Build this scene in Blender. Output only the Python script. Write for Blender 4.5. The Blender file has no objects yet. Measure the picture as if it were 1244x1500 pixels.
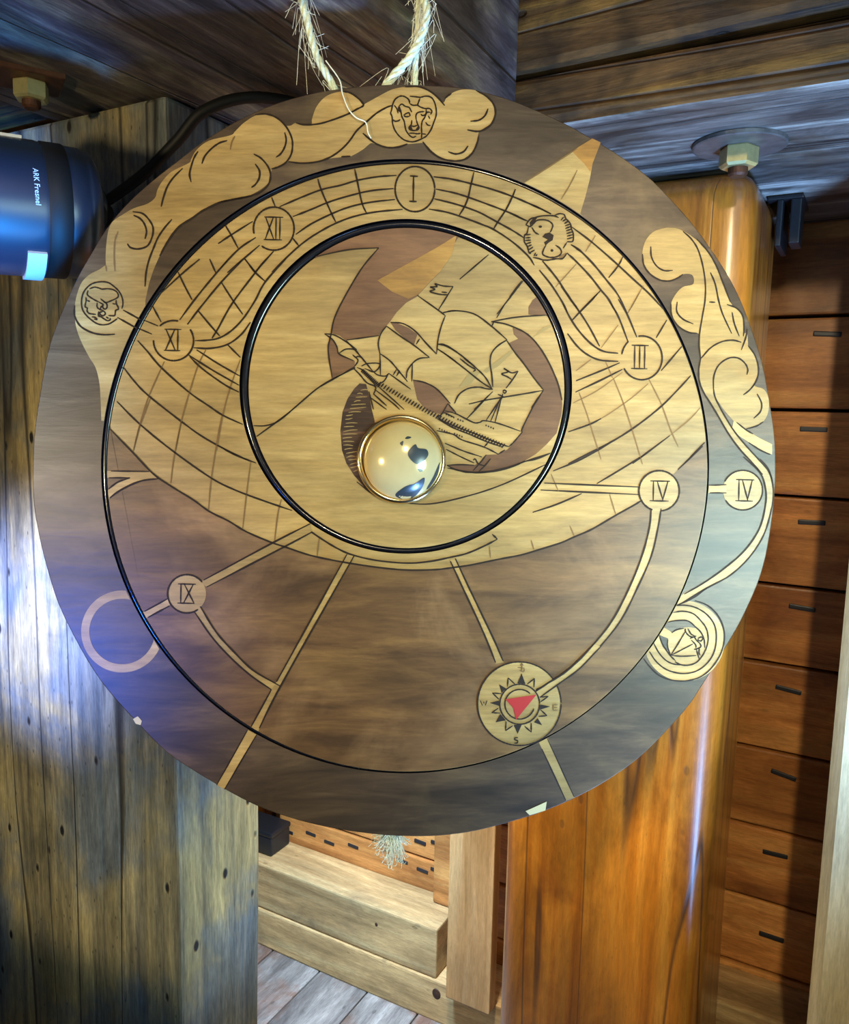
import bpy, bmesh, math, random
from mathutils import Vector, Matrix, Euler, noise
random.seed(7)

# ------------------------------------------------------------------ camera, world, lights
scene = bpy.context.scene
COL = scene.collection
YAW = math.radians(-29)                      # the building stands turned 29 degrees to the viewer
AX = Vector((math.cos(YAW), math.sin(YAW), 0))
BX = Vector((-math.sin(YAW), math.cos(YAW), 0))
def W(a, b, z):                              # building axes (along the beam, away, up) to world
    return AX * a + BX * b + Vector((0, 0, z))
TILT = Euler((1.4415, -0.02115, 0.00275))
cam_d = bpy.data.cameras.new('camera')
cam = bpy.data.objects.new('camera', cam_d)
COL.objects.link(cam)
cam.location = (0, 0, 1.35)
cam.rotation_euler = TILT
cam_d.sensor_width = 36
cam_d.lens = 36 * 1170 / 1500
cam_d.clip_start = 0.01
scene.camera = cam

world = bpy.data.worlds.new('world')
scene.world = world
world.use_nodes = True
world.node_tree.nodes['Background'].inputs[0].default_value = (0.75, 0.82, 1.0, 1)
world.node_tree.nodes['Background'].inputs[1].default_value = 0.10

def lamp(name, kind, loc, target, power, color, size=0.1, spot=None, blend=0.5):
    d = bpy.data.lights.new(name, kind)
    d.energy = power
    d.color = color
    if kind == 'AREA':
        d.shape = 'DISK'
        d.size = size
    else:
        d.shadow_soft_size = size
    if kind == 'SPOT':
        d.spot_size = spot
        d.spot_blend = blend
    o = bpy.data.objects.new(name, d)
    COL.objects.link(o)
    o.location = loc
    o.rotation_euler = (Vector(target) - Vector(loc)).to_track_quat('-Z', 'Y').to_euler()
    return o
DISC = Vector((-0.0164, 0.6083, 1.3099))
lamp('warm_room_spot', 'SPOT', W(0.20, -0.22, 1.84), W(-0.30, 0.80, 1.60), 18.0, (1.0, 0.82, 0.50), 0.025, math.radians(74), 0.03)
lamp('warm_wall_fill', 'SPOT', W(0.205, -0.20, 1.85), W(-0.05, 1.48, 0.95), 44.0, (1.0, 0.82, 0.52), 0.025, math.radians(42), 0.6)  # added fill beside the key, brightens the plank wall
lamp('warm_left_spot', 'SPOT', (-0.70, -0.11, 1.39), W(-0.80, 0.6135, 1.40), 24.0, (1.0, 0.83, 0.48), 0.02, math.radians(72), 0.12)
lamp('cool_side_light', 'AREA', (0.54, -0.08, 1.30), (0.26, 0.7, 1.25), 2.8, (0.66, 1.0, 0.95), 0.30).data.spread = math.radians(80)  # unseen cool light, set to give the dial's right side a sheen
lamp('blue_lamp_left', 'SPOT', (-0.55, 0.06, 1.08), (-0.31, 0.60, 1.16), 38.0, (0.02, 0.16, 1.0), 0.06, 0.60, 1.0)
lamp('lilac_spot_left', 'SPOT', (-0.68, 0.74, 1.10), (-0.50, 0.96, 1.08), 46.0, (0.30, 0.42, 1.0), 0.02, 1.15, 1.0)
lamp('blue_bounce_fill', 'SPOT', (0.62, 0.05, 0.22), W(-0.12, 1.02, 1.50), 380.0, (0.22, 0.47, 1.0), 0.16, 0.95, 0.9)  # added light standing in for cool bounce off the floor
lamp('blue_housing_fill', 'SPOT', (-0.05, 0.0, 0.85), (-0.40, 0.66, 1.51), 330.0, (0.02, 0.30, 1.0), 0.06, 0.30, 0.8)  # added unseen light for the blue highlight on the spotlight housing
lamp('cool_under_dial', 'SPOT', (0.30, 0.30, 0.72), W(-0.652, 0.69, 0.82), 42.0, (0.35, 0.60, 1.0), 0.04, 0.62, 0.9)  # added cool fill to set off the weathered post's right face
lamp('hidden_sill_fill', 'SPOT', W(-0.52, 0.93, 1.40), W(-0.82, 1.36, 0.30), 60.0, (1.0, 0.93, 0.84), 0.06, 1.9, 0.8)  # added light hidden behind the dial, brightens sill and wall
lamp('floor_cool_fill', 'SPOT', W(-0.70, 1.02, 0.95), W(-0.88, 1.22, 0.07), 75.0, (0.32, 0.58, 1.0), 0.05, 1.5, 1.0)  # added cool spot, stands in for daylight on the boards

vs = scene.view_settings
vs.view_transform = 'Standard'
vs.look = 'None'
vs.gamma = 1
vs.use_curve_mapping = False
vs.exposure = 0.0

# ------------------------------------------------------------------ materials
def mat_new(name):
    m = bpy.data.materials.new(name)
    m.use_nodes = True
    nt = m.node_tree
    return m, nt, nt.nodes['Principled BSDF']
def nd(nt, t, **kw):
    n = nt.nodes.new(t)
    for k, v in kw.items():
        setattr(n, k, v)
    return n
def ramp(nt, stops):
    r = nd(nt, 'ShaderNodeValToRGB')
    e = r.color_ramp.elements
    while len(e) < len(stops):
        e.new(0.5)
    for el, (p, c) in zip(e, stops):
        el.position = p
        el.color = (*c, 1)
    return r
def c3(h):
    h = h.lstrip('#')
    out = []
    for i in (0, 2, 4):
        v = int(h[i:i+2], 16) / 255
        out.append(v / 12.92 if v <= 0.04045 else ((v + 0.055) / 1.055) ** 2.4)
    return tuple(out)
def noise_tex(nt, vec, scale, detail=4, rough=0.55, dist=0.0):
    n = nd(nt, 'ShaderNodeTexNoise')
    n.inputs['Scale'].default_value = scale
    n.inputs['Detail'].default_value = detail
    n.inputs['Roughness'].default_value = rough
    n.inputs['Distortion'].default_value = dist
    nt.links.new(vec, n.inputs['Vector'])
    return n.outputs['Fac']
def mixc(nt, fac, a, b, blend='MIX'):
    m = nd(nt, 'ShaderNodeMix', data_type='RGBA', blend_type=blend)
    for sock, v in ((m.inputs['Factor'], fac), (m.inputs['A'], a), (m.inputs['B'], b)):
        if hasattr(v, 'is_linked'):
            nt.links.new(v, sock)
        elif isinstance(v, tuple):
            sock.default_value = (*v, 1)
        else:
            sock.default_value = v
    return m.outputs['Result']
def obj_coords(nt, scale):
    tc = nd(nt, 'ShaderNodeTexCoord')
    oi = nd(nt, 'ShaderNodeObjectInfo')
    ma = nd(nt, 'ShaderNodeVectorMath', operation='SCALE')
    cx = nd(nt, 'ShaderNodeCombineXYZ')
    for i in range(3):
        nt.links.new(oi.outputs['Random'], cx.inputs[i])
    nt.links.new(cx.outputs[0], ma.inputs[0])
    ma.inputs['Scale'].default_value = 7.3
    ad = nd(nt, 'ShaderNodeVectorMath', operation='ADD')
    nt.links.new(tc.outputs['Object'], ad.inputs[0])
    nt.links.new(ma.outputs[0], ad.inputs[1])
    mp = nd(nt, 'ShaderNodeMapping')
    mp.inputs['Scale'].default_value = scale
    nt.links.new(ad.outputs[0], mp.inputs['Vector'])
    return mp.outputs[0], ad.outputs[0]
def stretch(axis, k):
    s = [1, 1, 1]
    s['xyz'.index(axis)] = k
    return tuple(s)

def wood(name, axis, cols, stain=None, stain_lo=0.48, stain_hi=0.62, grain=38, k=0.06, rough=0.6, bump=0.5,
         pits=0.0, cracks=0.0, coat=0.0, coat_rough=0.12, spec=0.3, blot=5.0, hue_var=0.0,
         mott=(0.82, 1.15), mscale=14.0, micro=0.16):
    m, nt, bs = mat_new(name)
    L = nt.links.new
    vec, raw = obj_coords(nt, stretch(axis, k))
    g = noise_tex(nt, vec, grain, 8, 0.62, 0.6)
    r = ramp(nt, [(0.30, cols[0]), (0.50, cols[1]), (0.70, cols[2])])
    L(g, r.inputs[0])
    col = r.outputs[0]
    blot_f = noise_tex(nt, vec if False else raw, blot, 5, 0.6, 0.4)
    if stain:
        rr = ramp(nt, [(stain_lo, (0, 0, 0)), (stain_hi, (1, 1, 1))])
        L(blot_f, rr.inputs[0])
        col = mixc(nt, rr.outputs[0], col, mixc(nt, 0.65, col, stain))
    # broad light / dark drift along the grain
    dr = noise_tex(nt, vec, grain * 0.22, 3, 0.5, 0.2)
    r2 = ramp(nt, [(0.3, (0.72, 0.70, 0.68)), (0.7, (1.18, 1.15, 1.1))])
    L(dr, r2.inputs[0])
    col = mixc(nt, 1.0, col, r2.outputs[0], 'MULTIPLY')
    mv, _ = obj_coords(nt, stretch(axis, 0.28))
    mo = noise_tex(nt, mv, mscale, 6, 0.68, 0.8)
    r3 = ramp(nt, [(0.34, (mott[0],) * 3), (0.66, (mott[1],) * 3)])
    L(mo, r3.inputs[0])
    col = mixc(nt, 1.0, col, r3.outputs[0], 'MULTIPLY')
    hv, _ = obj_coords(nt, stretch(axis, 0.12))
    hi = noise_tex(nt, hv, 420, 3, 0.7, 0.0)
    r4 = ramp(nt, [(0.3, (1 - micro,) * 3), (0.7, (1 + micro,) * 3)])
    L(hi, r4.inputs[0])
    col = mixc(nt, 1.0, col, r4.outputs[0], 'MULTIPLY')
    if hue_var:
        oi = nd(nt, 'ShaderNodeObjectInfo')
        rv = ramp(nt, [(0.0, (1 - hue_var, 1 - hue_var * 1.2, 1 - hue_var * 1.3)), (1.0, (1 + hue_var, 1 + hue_var, 1 + hue_var))])
        L(oi.outputs['Random'], rv.inputs[0])
        col = mixc(nt, 1.0, col, rv.outputs[0], 'MULTIPLY')
    height = g
    if cracks:
        cvec, _ = obj_coords(nt, stretch(axis, 0.035))
        cn = noise_tex(nt, cvec, 13, 2, 0.4, 0.5)
        sb = nd(nt, 'ShaderNodeMath', operation='SUBTRACT'); L(cn, sb.inputs[0]); sb.inputs[1].default_value = 0.5
        ab = nd(nt, 'ShaderNodeMath', operation='ABSOLUTE'); L(sb.outputs[0], ab.inputs[0])
        cr = ramp(nt, [(0.0, (cracks,) * 3), (0.007, (cracks * 0.6,) * 3), (0.014, (0, 0, 0))])
        L(ab.outputs[0], cr.inputs[0])
        col = mixc(nt, cr.outputs[0], col, (0.012, 0.010, 0.010))
        hm = nd(nt, 'ShaderNodeMath', operation='SUBTRACT'); L(height, hm.inputs[0]); L(cr.outputs[0], hm.inputs[1])
        height = hm.outputs[0]
    if pits:
        pvec, _ = obj_coords(nt, stretch(axis, 0.55))
        v = nd(nt, 'ShaderNodeTexVoronoi'); v.inputs['Scale'].default_value = 34
        L(pvec, v.inputs['Vector'])
        pr = ramp(nt, [(0.0, (pits,) * 3), (0.10, (pits,) * 3), (0.16, (0, 0, 0))])
        L(v.outputs['Distance'], pr.inputs[0])
        sep = nd(nt, 'ShaderNodeSeparateColor'); L(v.outputs['Color'], sep.inputs[0])
        gt = nd(nt, 'ShaderNodeMath', operation='GREATER_THAN'); L(sep.outputs[0], gt.inputs[0]); gt.inputs[1].default_value = 0.60
        pm = nd(nt, 'ShaderNodeMath', operation='MULTIPLY'); L(pr.outputs[0], pm.inputs[0]); L(gt.outputs[0], pm.inputs[1])
        col = mixc(nt, pm.outputs[0], col, (0.015, 0.012, 0.010))
        v2 = nd(nt, 'ShaderNodeTexVoronoi'); v2.inputs['Scale'].default_value = 150
        pv2, _ = obj_coords(nt, stretch(axis, 0.4)); L(pv2, v2.inputs['Vector'])
        p2 = ramp(nt, [(0.0, (pits * 0.8,) * 3), (0.12, (pits * 0.6,) * 3), (0.18, (0, 0, 0))])
        L(v2.outputs['Distance'], p2.inputs[0])
        s2 = nd(nt, 'ShaderNodeSeparateColor'); L(v2.outputs['Color'], s2.inputs[0])
        g2 = nd(nt, 'ShaderNodeMath', operation='GREATER_THAN'); L(s2.outputs[0], g2.inputs[0]); g2.inputs[1].default_value = 0.7
        m2 = nd(nt, 'ShaderNodeMath', operation='MULTIPLY'); L(p2.outputs[0], m2.inputs[0]); L(g2.outputs[0], m2.inputs[1])
        col = mixc(nt, m2.outputs[0], col, (0.02, 0.016, 0.012))
        hm = nd(nt, 'ShaderNodeMath', operation='SUBTRACT'); L(height, hm.inputs[0]); L(pm.outputs[0], hm.inputs[1])
        height = hm.outputs[0]
    L(col, bs.inputs['Base Color'])
    bs.inputs['Roughness'].default_value = rough
    bs.inputs['Specular IOR Level'].default_value = spec
    bs.inputs['Coat Weight'].default_value = coat
    bs.inputs['Coat Roughness'].default_value = coat_rough
    bp = nd(nt, 'ShaderNodeBump')
    bp.inputs['Strength'].default_value = bump
    bp.inputs['Distance'].default_value = 0.004
    L(height, bp.inputs['Height'])
    L(bp.outputs[0], bs.inputs['Normal'])
    return m

def plain(name, color, rough=0.5, metal=0.0, spec=0.5, coat=0.0, var=0.0, vscale=60):
    m, nt, bs = mat_new(name)
    if var:
        vec, raw = obj_coords(nt, (1, 1, 1))
        n = noise_tex(nt, raw, vscale, 4, 0.6)
        r = ramp(nt, [(0.3, tuple(x * (1 - var) for x in color)), (0.7, tuple(min(1, x * (1 + var)) for x in color))])
        nt.links.new(n, r.inputs[0])
        nt.links.new(r.outputs[0], bs.inputs['Base Color'])
    else:
        bs.inputs['Base Color'].default_value = (*color, 1)
    bs.inputs['Roughness'].default_value = rough
    bs.inputs['Metallic'].default_value = metal
    bs.inputs['Specular IOR Level'].default_value = spec
    bs.inputs['Coat Weight'].default_value = coat
    return m

M = {}
M['birch'] = wood('birch_ply', 'x', (c3('84693E'), c3('967947'), c3('A68A57')), stain=c3('9A6A28'), stain_lo=0.60, stain_hi=0.78,
                  grain=70, k=0.12, rough=0.42, bump=0.06, spec=0.35, blot=9)
M['stain'] = wood('dark_stained_ply', 'x', (c3('46301E'), c3('604429'), c3('7A5A34')), stain=c3('8A6A48'), stain_lo=0.52, stain_hi=0.70, mott=(0.72, 1.25), mscale=16, micro=0.12,
                  grain=55, k=0.16, rough=0.40, bump=0.08, spec=0.32, blot=11)
M['ring_stain'] = wood('outer_ring_stain', 'x', (c3('30241A'), c3('453527'), c3('5E4A34')), stain=c3('6A5638'), stain_lo=0.55, stain_hi=0.75, mott=(0.65, 1.25), mscale=14, micro=0.12,
                       grain=55, k=0.18, rough=0.40, bump=0.08, spec=0.36, blot=9)
M['sky_stain'] = wood('brown_sky_stain', 'x', (c3('4C3020'), c3('5B3C28'), c3('6B4A30')), stain=c3('7A5526'), stain_lo=0.55, stain_hi=0.75,
                      grain=50, k=0.2, rough=0.42, bump=0.05, blot=14)
M['tan_stain'] = wood('tan_stain', 'x', (c3('7A5428'), c3('94692F'), c3('A87E3C')), grain=45, k=0.3, rough=0.42, bump=0.04)
M['sea_stain'] = wood('black_sea_stain', 'x', (c3('22140F'), c3('2E1C16'), c3('6A4A36')), grain=120, k=0.10, rough=0.4, bump=0.1)
M['line'] = plain('burnt_line', c3('24170E'), 0.6, spec=0.2)
M['faint'] = plain('faint_burnt_line', c3('6E5230'), 0.6, spec=0.2)
M['soft'] = plain('pencil_smudge', c3('8C7448'), 0.6, spec=0.2)
M['ply_edge'] = plain('ply_edge', c3('B49C78'), 0.6, var=0.3, vscale=200)
M['groove'] = plain('black_gloss_groove', c3('0E0F16'), 0.16, spec=0.6, coat=0.4)
M['red'] = plain('red_paint', c3('9C1A18'), 0.4)
M['chip'] = plain('bare_wood_chip', c3('BCAA7C'), 0.6)
M['brass'] = plain('pale_brass', c3('E6CC98'), 0.16, metal=1.0)
M['dome'] = plain('gilded_mirror', c3('D9C28C'), 0.12, metal=0.35, spec=0.8, coat=0.6, var=0.06, vscale=40)
M['patch'] = plain('dark_dome_patch', c3('2C3338'), 0.25, spec=0.6)  # dark irregular shells laid over the dome
M['post'] = wood('weathered_post', 'z', (c3('5A5342'), c3('94845C'), c3('BAA46C')), stain=c3('4C6070'), stain_lo=0.42, stain_hi=0.56, mott=(0.5, 1.3), micro=0.3,
                 grain=46, k=0.05, rough=0.6, bump=0.5, pits=1.0, cracks=0.9, spec=0.3, blot=5)
M['beamB'] = wood('dark_ceiling_timber', 'y', (c3('2A2224'), c3('544848'), c3('948870')), stain=c3('302830'), mott=(0.25, 1.5), mscale=20, micro=0.35, stain_lo=0.42, stain_hi=0.6,
                  grain=30, k=0.08, rough=0.5, bump=0.9, cracks=0.7, spec=0.4, blot=8)
M['beamA'] = wood('smoky_beam', 'x', (c3('2A1E14'), c3('5A3E20'), c3('8E6A30')), stain=c3('1C1414'), mott=(0.3, 1.35), mscale=22, micro=0.35, stain_lo=0.50, stain_hi=0.62,
                  grain=30, k=0.06, rough=0.5, bump=0.8, cracks=0.7, pits=0.6, spec=0.4, blot=9)
M['beamA_low'] = wood('greyed_beam', 'x', (c3('2E2C2C'), c3('66605C'), c3('C0BAB0')), stain=c3('453826'), mott=(0.25, 1.6), mscale=20, micro=0.3, stain_lo=0.50, stain_hi=0.66,
                      grain=26, k=0.05, rough=0.42, bump=0.8, cracks=0.8, spec=0.5, blot=7)
M['orange'] = wood('varnished_post', 'z', (c3('84460E'), c3('B66C1A'), c3('CC8A32')), stain=c3('6A300E'), mott=(0.6, 1.2), micro=0.14, stain_lo=0.5, stain_hi=0.7,
                   grain=30, k=0.04, rough=0.35, bump=0.25, cracks=0.7, pits=0.35, coat=0.9, coat_rough=0.24, spec=0.5, blot=7)
M['plank'] = wood('varnished_plank', 'x', (c3('96602F'), c3('C28446'), c3('D8A25C')), stain=c3('6A3418'), mott=(0.7, 1.15), micro=0.2, stain_lo=0.5, stain_hi=0.7,
                  grain=30, k=0.06, rough=0.4, bump=0.2, coat=0.25, coat_rough=0.25, hue_var=0.16, blot=5, pits=0.2)
M['sill'] = wood('pale_sill', 'x', (c3('9A7C50'), c3('BE9C68'), c3('D2B680')), stain=c3('7E6A50'), stain_lo=0.52, stain_hi=0.7,
                 grain=34, k=0.07, rough=0.6, bump=0.3, pits=0.3, blot=7, mott=(0.6, 1.15), micro=0.2)
M['board'] = wood('pale_board', 'z', (c3('A67A44'), c3('C4935A'), c3('D6AC72')), grain=34, k=0.05, rough=0.5, bump=0.2)
M['whitepost'] = wood('pale_post', 'z', (c3('A89468'), c3('C8B68C'), c3('DCCEA8')), grain=30, k=0.04, rough=0.55, bump=0.2)
M['floor'] = wood('worn_floor', 'y', (c3('625C58'), c3('908A82'), c3('B2ACA2')), stain=c3('7A4A2A'), stain_lo=0.52, stain_hi=0.66,
                  grain=28, k=0.08, rough=0.5, bump=0.3, pits=0.4, spec=0.4, mott=(0.6, 1.2), micro=0.25, hue_var=0.1, blot=6)
M['knot'] = plain('dark_knot', c3('3E2412'), 0.6, var=0.5, vscale=160)
M['dark'] = plain('dark_gap', c3('140F0C'), 0.8)
M['nail'] = plain('tarnished_nail', c3('3A3A3C'), 0.45, metal=0.6)
M['nut'] = plain('zinc_nut', c3('C8BC84'), 0.35, metal=0.8, var=0.15, vscale=90)
M['rust'] = plain('rusty_steel', c3('4A2A18'), 0.6, metal=0.5, var=0.4, vscale=120)
M['washer'] = plain('grey_washer', c3('6E6A68'), 0.45, metal=0.7, var=0.3)
M['blackmetal'] = plain('black_lamp_metal', c3('121C2A'), 0.36, spec=0.8)
M['lampring'] = plain('matt_black_ring', c3('0B0B0B'), 0.6, spec=0.3)
M['lampgrey'] = plain('pale_lamp_rim', c3('B8BCC8'), 0.4)
M['lens'] = plain('lamp_lens', c3('D8D8D0'), 0.1, spec=0.8)
M['white_print'] = plain('white_print', c3('C8D4E8'), 0.5)
M['rope'] = plain('sisal_rope', c3('D0D6BE'), 0.75, spec=0.2, var=0.25, vscale=300)
M['fibre'] = plain('sisal_fibre', c3('E2DEC8'), 0.6, spec=0.3)
M['iron'] = plain('black_iron', c3('1A1B20'), 0.45, metal=0.4)
M['box'] = plain('black_plastic', c3('15181C'), 0.45)

# ------------------------------------------------------------------ object helpers
def link(name, me, mat, parent=None, mats=None):
    if mats:
        for x in mats:
            me.materials.append(x)
    elif mat:
        me.materials.append(mat)
    o = bpy.data.objects.new(name, me)
    COL.objects.link(o)
    if parent:
        o.parent = parent
    return o
def from_bm(name, bm, mat, parent=None, smooth=False, mats=None):
    me = bpy.data.meshes.new(name)
    bm.normal_update()
    bm.to_mesh(me)
    bm.free()
    if smooth:
        for p in me.polygons:
            p.use_smooth = True
    return link(name, me, mat, parent, mats)
def tag(o, label, cat, group=None):
    o['label'] = label
    o['category'] = cat
    if group:
        o['group'] = group
    return o
def struct(o, label=None):
    o['kind'] = 'structure'
    if label:
        o['label'] = label
    return o
def empty(name, loc=(0, 0, 0), rot=None):
    o = bpy.data.objects.new(name, None)
    o.empty_display_size = 0.05
    COL.objects.link(o)
    o.location = loc
    if rot is not None:
        o.rotation_euler = rot
    return o
def timber_bm(dx, dy, dz, bevel=0.006, seg=2, jitter=0.0, cuts=10, axis='x', seed=0):
    bm = bmesh.new()
    n = [1, 1, 1]
    n['xyz'.index(axis)] = cuts
    d = (dx, dy, dz)
    # a box cut into slices along its length
    ax = 'xyz'.index(axis)
    o1, o2 = [i for i in range(3) if i != ax]
    rings = []
    for i in range(cuts + 1):
        t = -0.5 + i / cuts
        ring = []
        for s1, s2 in ((-1, -1), (1, -1), (1, 1), (-1, 1)):
            p = [0, 0, 0]
            p[ax] = t * d[ax]
            p[o1] = s1 * d[o1] / 2
            p[o2] = s2 * d[o2] / 2
            if jitter:
                q = Vector(p) * 2.2 + Vector((seed * 3.1, seed * 1.7, 0))
                j = noise.noise_vector(q) * jitter
                p[o1] += j[0]
                p[o2] += j[1]
            ring.append(bm.verts.new(p))
        rings.append(ring)
    for r0, r1 in zip(rings, rings[1:]):
        for i in range(4):
            bm.faces.new((r0[i], r0[(i + 1) % 4], r1[(i + 1) % 4], r1[i]))
    bm.faces.new(rings[0][::-1])
    bm.faces.new(rings[-1])
    bmesh.ops.recalc_face_normals(bm, faces=bm.faces)
    if bevel:
        edges = [e for e in bm.edges if e.calc_face_angle(0) > 1.0]
        bmesh.ops.bevel(bm, geom=edges, offset=bevel, segments=seg, profile=0.6, affect='EDGES')
    return bm
def timber(name, a0, a1, b0, b1, z0, z1, mat, parent=None, bevel=0.006, seg=2, jitter=0.0, cuts=10, axis='x', seed=0, smooth=False):
    bm = timber_bm(a1 - a0, b1 - b0, z1 - z0, bevel, seg, jitter, cuts, axis, seed)
    o = from_bm(name, bm, mat, parent, smooth)
    c = W((a0 + a1) / 2, (b0 + b1) / 2, (z0 + z1) / 2)
    if parent:
        place_in(o, parent, c, YAW)
    else:
        o.location = c
        o.rotation_euler = (0, 0, YAW)
    return o
def place_in(o, parent, loc, rz=0.0):
    """put o at a world place below a parent that has a location and a turn about z only"""
    prz = parent.rotation_euler[2]
    o.location = Matrix.Rotation(-prz, 3, 'Z') @ (Vector(loc) - parent.location)
    o.rotation_euler = (0, 0, rz - prz)
def lathe_bm(profile, n=40, bm=None, mi=0):
    bm = bm or bmesh.new()
    rings = []
    for r, z in profile:
        if r < 1e-6:
            rings.append([bm.verts.new((0, 0, z))])
        else:
            rings.append([bm.verts.new((r * math.cos(2 * math.pi * i / n), r * math.sin(2 * math.pi * i / n), z)) for i in range(n)])
    for a, b in zip(rings, rings[1:]):
        for i in range(n):
            j = (i + 1) % n
            va = [a[0]] if len(a) == 1 else [a[i], a[j]]
            vb = [b[0]] if len(b) == 1 else [b[j], b[i]]
            if len(va) + len(vb) >= 3:
                f = bm.faces.new(va + vb)
                f.material_index = mi
    return bm
def tube_bm(bm, pts, rad, sides=8, cap=True):
    rings = []
    pts = [Vector(p) for p in pts]
    up = Vector((0.13, 0.21, 1)).normalized()
    for i, p in enumerate(pts):
        t = (pts[min(i + 1, len(pts) - 1)] - pts[max(i - 1, 0)]).normalized()
        u = t.cross(up)
        if u.length < 1e-3:
            u = t.cross(Vector((1, 0, 0)))
        u.normalize()
        v = t.cross(u)
        r = rad[i] if isinstance(rad, (list, tuple)) else rad
        rings.append([bm.verts.new(p + (u * math.cos(2 * math.pi * k / sides) + v * math.sin(2 * math.pi * k / sides)) * r) for k in range(sides)])
    for a, b in zip(rings, rings[1:]):
        for k in range(sides):
            bm.faces.new((a[k], a[(k + 1) % sides], b[(k + 1) % sides], b[k]))
    if cap and sides > 2:
        bm.faces.new(rings[0][::-1])
        bm.faces.new(rings[-1])
def catmull(pts, n=8, closed=False):
    P = [Vector(p) for p in pts]
    if len(P) < 3:
        return [P[0].lerp(P[1], i / n) for i in range(n + 1)]
    out = []
    m = len(P)
    rng = range(m if closed else m - 1)
    for i in rng:
        if closed:
            p0, p1, p2, p3 = P[i - 1], P[i], P[(i + 1) % m], P[(i + 2) % m]
        else:
            p1, p2 = P[i], P[i + 1]
            p0 = P[i - 1] if i > 0 else p1 * 2 - p2
            p3 = P[i + 2] if i + 2 < m else p2 * 2 - p1
        for k in range(n):
            t = k / n
            out.append(0.5 * ((2 * p1) + (p2 - p0) * t + (2 * p0 - 5 * p1 + 4 * p2 - p3) * t * t + (3 * p1 - p0 - 3 * p2 + p3) * t ** 3))
    if not closed:
        out.append(P[-1])
    return out

# ------------------------------------------------------------------ the setting
FLOOR = 0.07
UNDER = 1.66                                 # underside of the timbers overhead
# floor of boards running away from the viewer
fl = timber('floor', -3.8, 1.2, -1.0, 2.6, FLOOR - 0.06, FLOOR - 0.012, M['dark'], bevel=0)
struct(fl, 'worn greyish floor of wide wooden boards')
edges = [-2.44, -2.31, -2.18, -2.05, -1.92, -1.79, -1.66, -1.53, -1.40, -1.27, -1.14, -1.003, -0.873, -0.745, -0.62, -0.49, -0.36, -0.23, -0.10, 0.04, 0.17]
for i, (e0, e1) in enumerate(zip(edges, edges[1:])):
    timber('floor_board', e0 + 0.002, e1 - 0.002, 0.2, 1.42, FLOOR - 0.02, FLOOR + random.uniform(-0.001, 0.001), M['floor'], fl, bevel=0.002, seg=1, cuts=2, axis='y')

# plank wall behind the posts
wall = timber('wall_back', -1.214, 0.75, 1.502, 1.53, FLOOR, 1.75, M['dark'], bevel=0)
struct(wall, 'wall of varnished horizontal planks behind the posts')
zs = [0.07, 0.22, 0.345, 0.480, 0.618, 0.764, 0.921, 1.061, 1.215, 1.360, 1.513, 1.665]
nails = {3: [], }
nail_pts = [(-0.0761, 1.4837), (-0.0844, 1.3288), (-0.0757, 1.1735), (-0.0793, 1.026), (-0.0898, 0.8791), (-0.0862, 0.7243), (-0.0892, 0.575),
            (-0.0841, 0.4161), (-1.1165, 0.313), (-1.0613, 0.3064), (-0.9921, 0.3185), (-0.8125, 0.3816), (-0.7702, 0.3909), (-0.8569, 0.3226),
            (-0.804, 0.3166), (-0.7685, 0.3279), (-1.1861, 0.2988)]
for i, (z0, z1) in enumerate(zip(zs, zs[1:])):
    pl = timber('plank', -1.214, 0.72, 1.478 + random.uniform(-0.002, 0.002), 1.502, z0 + 0.0025, z1 - 0.0025, M['plank'], wall, bevel=0.004, seg=2, cuts=6, seed=i)
    for (na, nz) in nail_pts:
        if z0 < nz <= z1:
            bm = timber_bm(0.042 if na > -0.5 else 0.030, 0.004, 0.0085, 0.002, 2, 0, 1)
            n = from_bm('nail', bm, M['nail'], pl)
            # plank centre is the parent's origin, same turn
            n.location = (na - (-1.214 + 0.72) / 2, -0.0125, nz - (z0 + z1) / 2)
            n.rotation_euler = (0, random.uniform(-0.05, 0.22) if na > -0.5 else 0.05, 0)
# farther slatted wall seen past the end of the plank wall
far = timber('wall_far', -3.8, -1.0, 1.86, 1.88, FLOOR, 1.9, M['dark'], bevel=0)
struct(far, 'farther wall of upright reddish slats')
for i in range(36):
    timber('slat', -3.7 + i * 0.075, -3.7 + i * 0.075 + 0.060, 1.835, 1.86, FLOOR, 1.88, M['board'] if i % 2 else M['orange'], far, bevel=0.003, seg=1, cuts=2, axis='z')

# ------------------------------------------------------------------ beams and posts
sb1 = tag(timber('sill_beam', -1.75, -0.52, 1.358, 1.476, FLOOR, 0.163, M['sill'], bevel=0.005, jitter=0.004, seed=1),
    'lower of two pale sill beams stacked on the floor', 'beam')
sb2 = tag(timber('sill_beam', -1.75, -0.705, 1.362, 1.476, 0.165, 0.276, M['sill'], bevel=0.004, jitter=0.004, seed=2),
    'upper of two pale sill beams stacked on the floor, cut end beside board', 'beam')
tag(timber('sill_beam', -0.44, 0.7, 1.37, 1.476, FLOOR, 0.335, M['sill'], bevel=0.005, jitter=0.003, seed=3),
    'sill beam at the foot of plank wall, right of orange post', 'beam')
tag(timber('wall_batten', -0.757, -0.712, 1.440, 1.476, 0.277, 1.658, M['plank'], bevel=0.004, axis='z', seed=4),
    'brown upright batten on plank wall above the sill end', 'batten')
tag(timber('upright_board', -0.662, -0.565, 1.325, 1.355, 0.166, 1.658, M['board'], bevel=0.003, axis='z', seed=5),
    'pale upright board between sill end and orange post', 'board')
tag(timber('varnished_post', -0.459, -0.150, 1.0986, 1.36, FLOOR, UNDER - 0.002, M['orange'], bevel=0.042, seg=6, jitter=0.003, axis='z', cuts=14, seed=6, smooth=True),
    'thick glossy orange post with rounded corners behind the carved disc', 'post')
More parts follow.
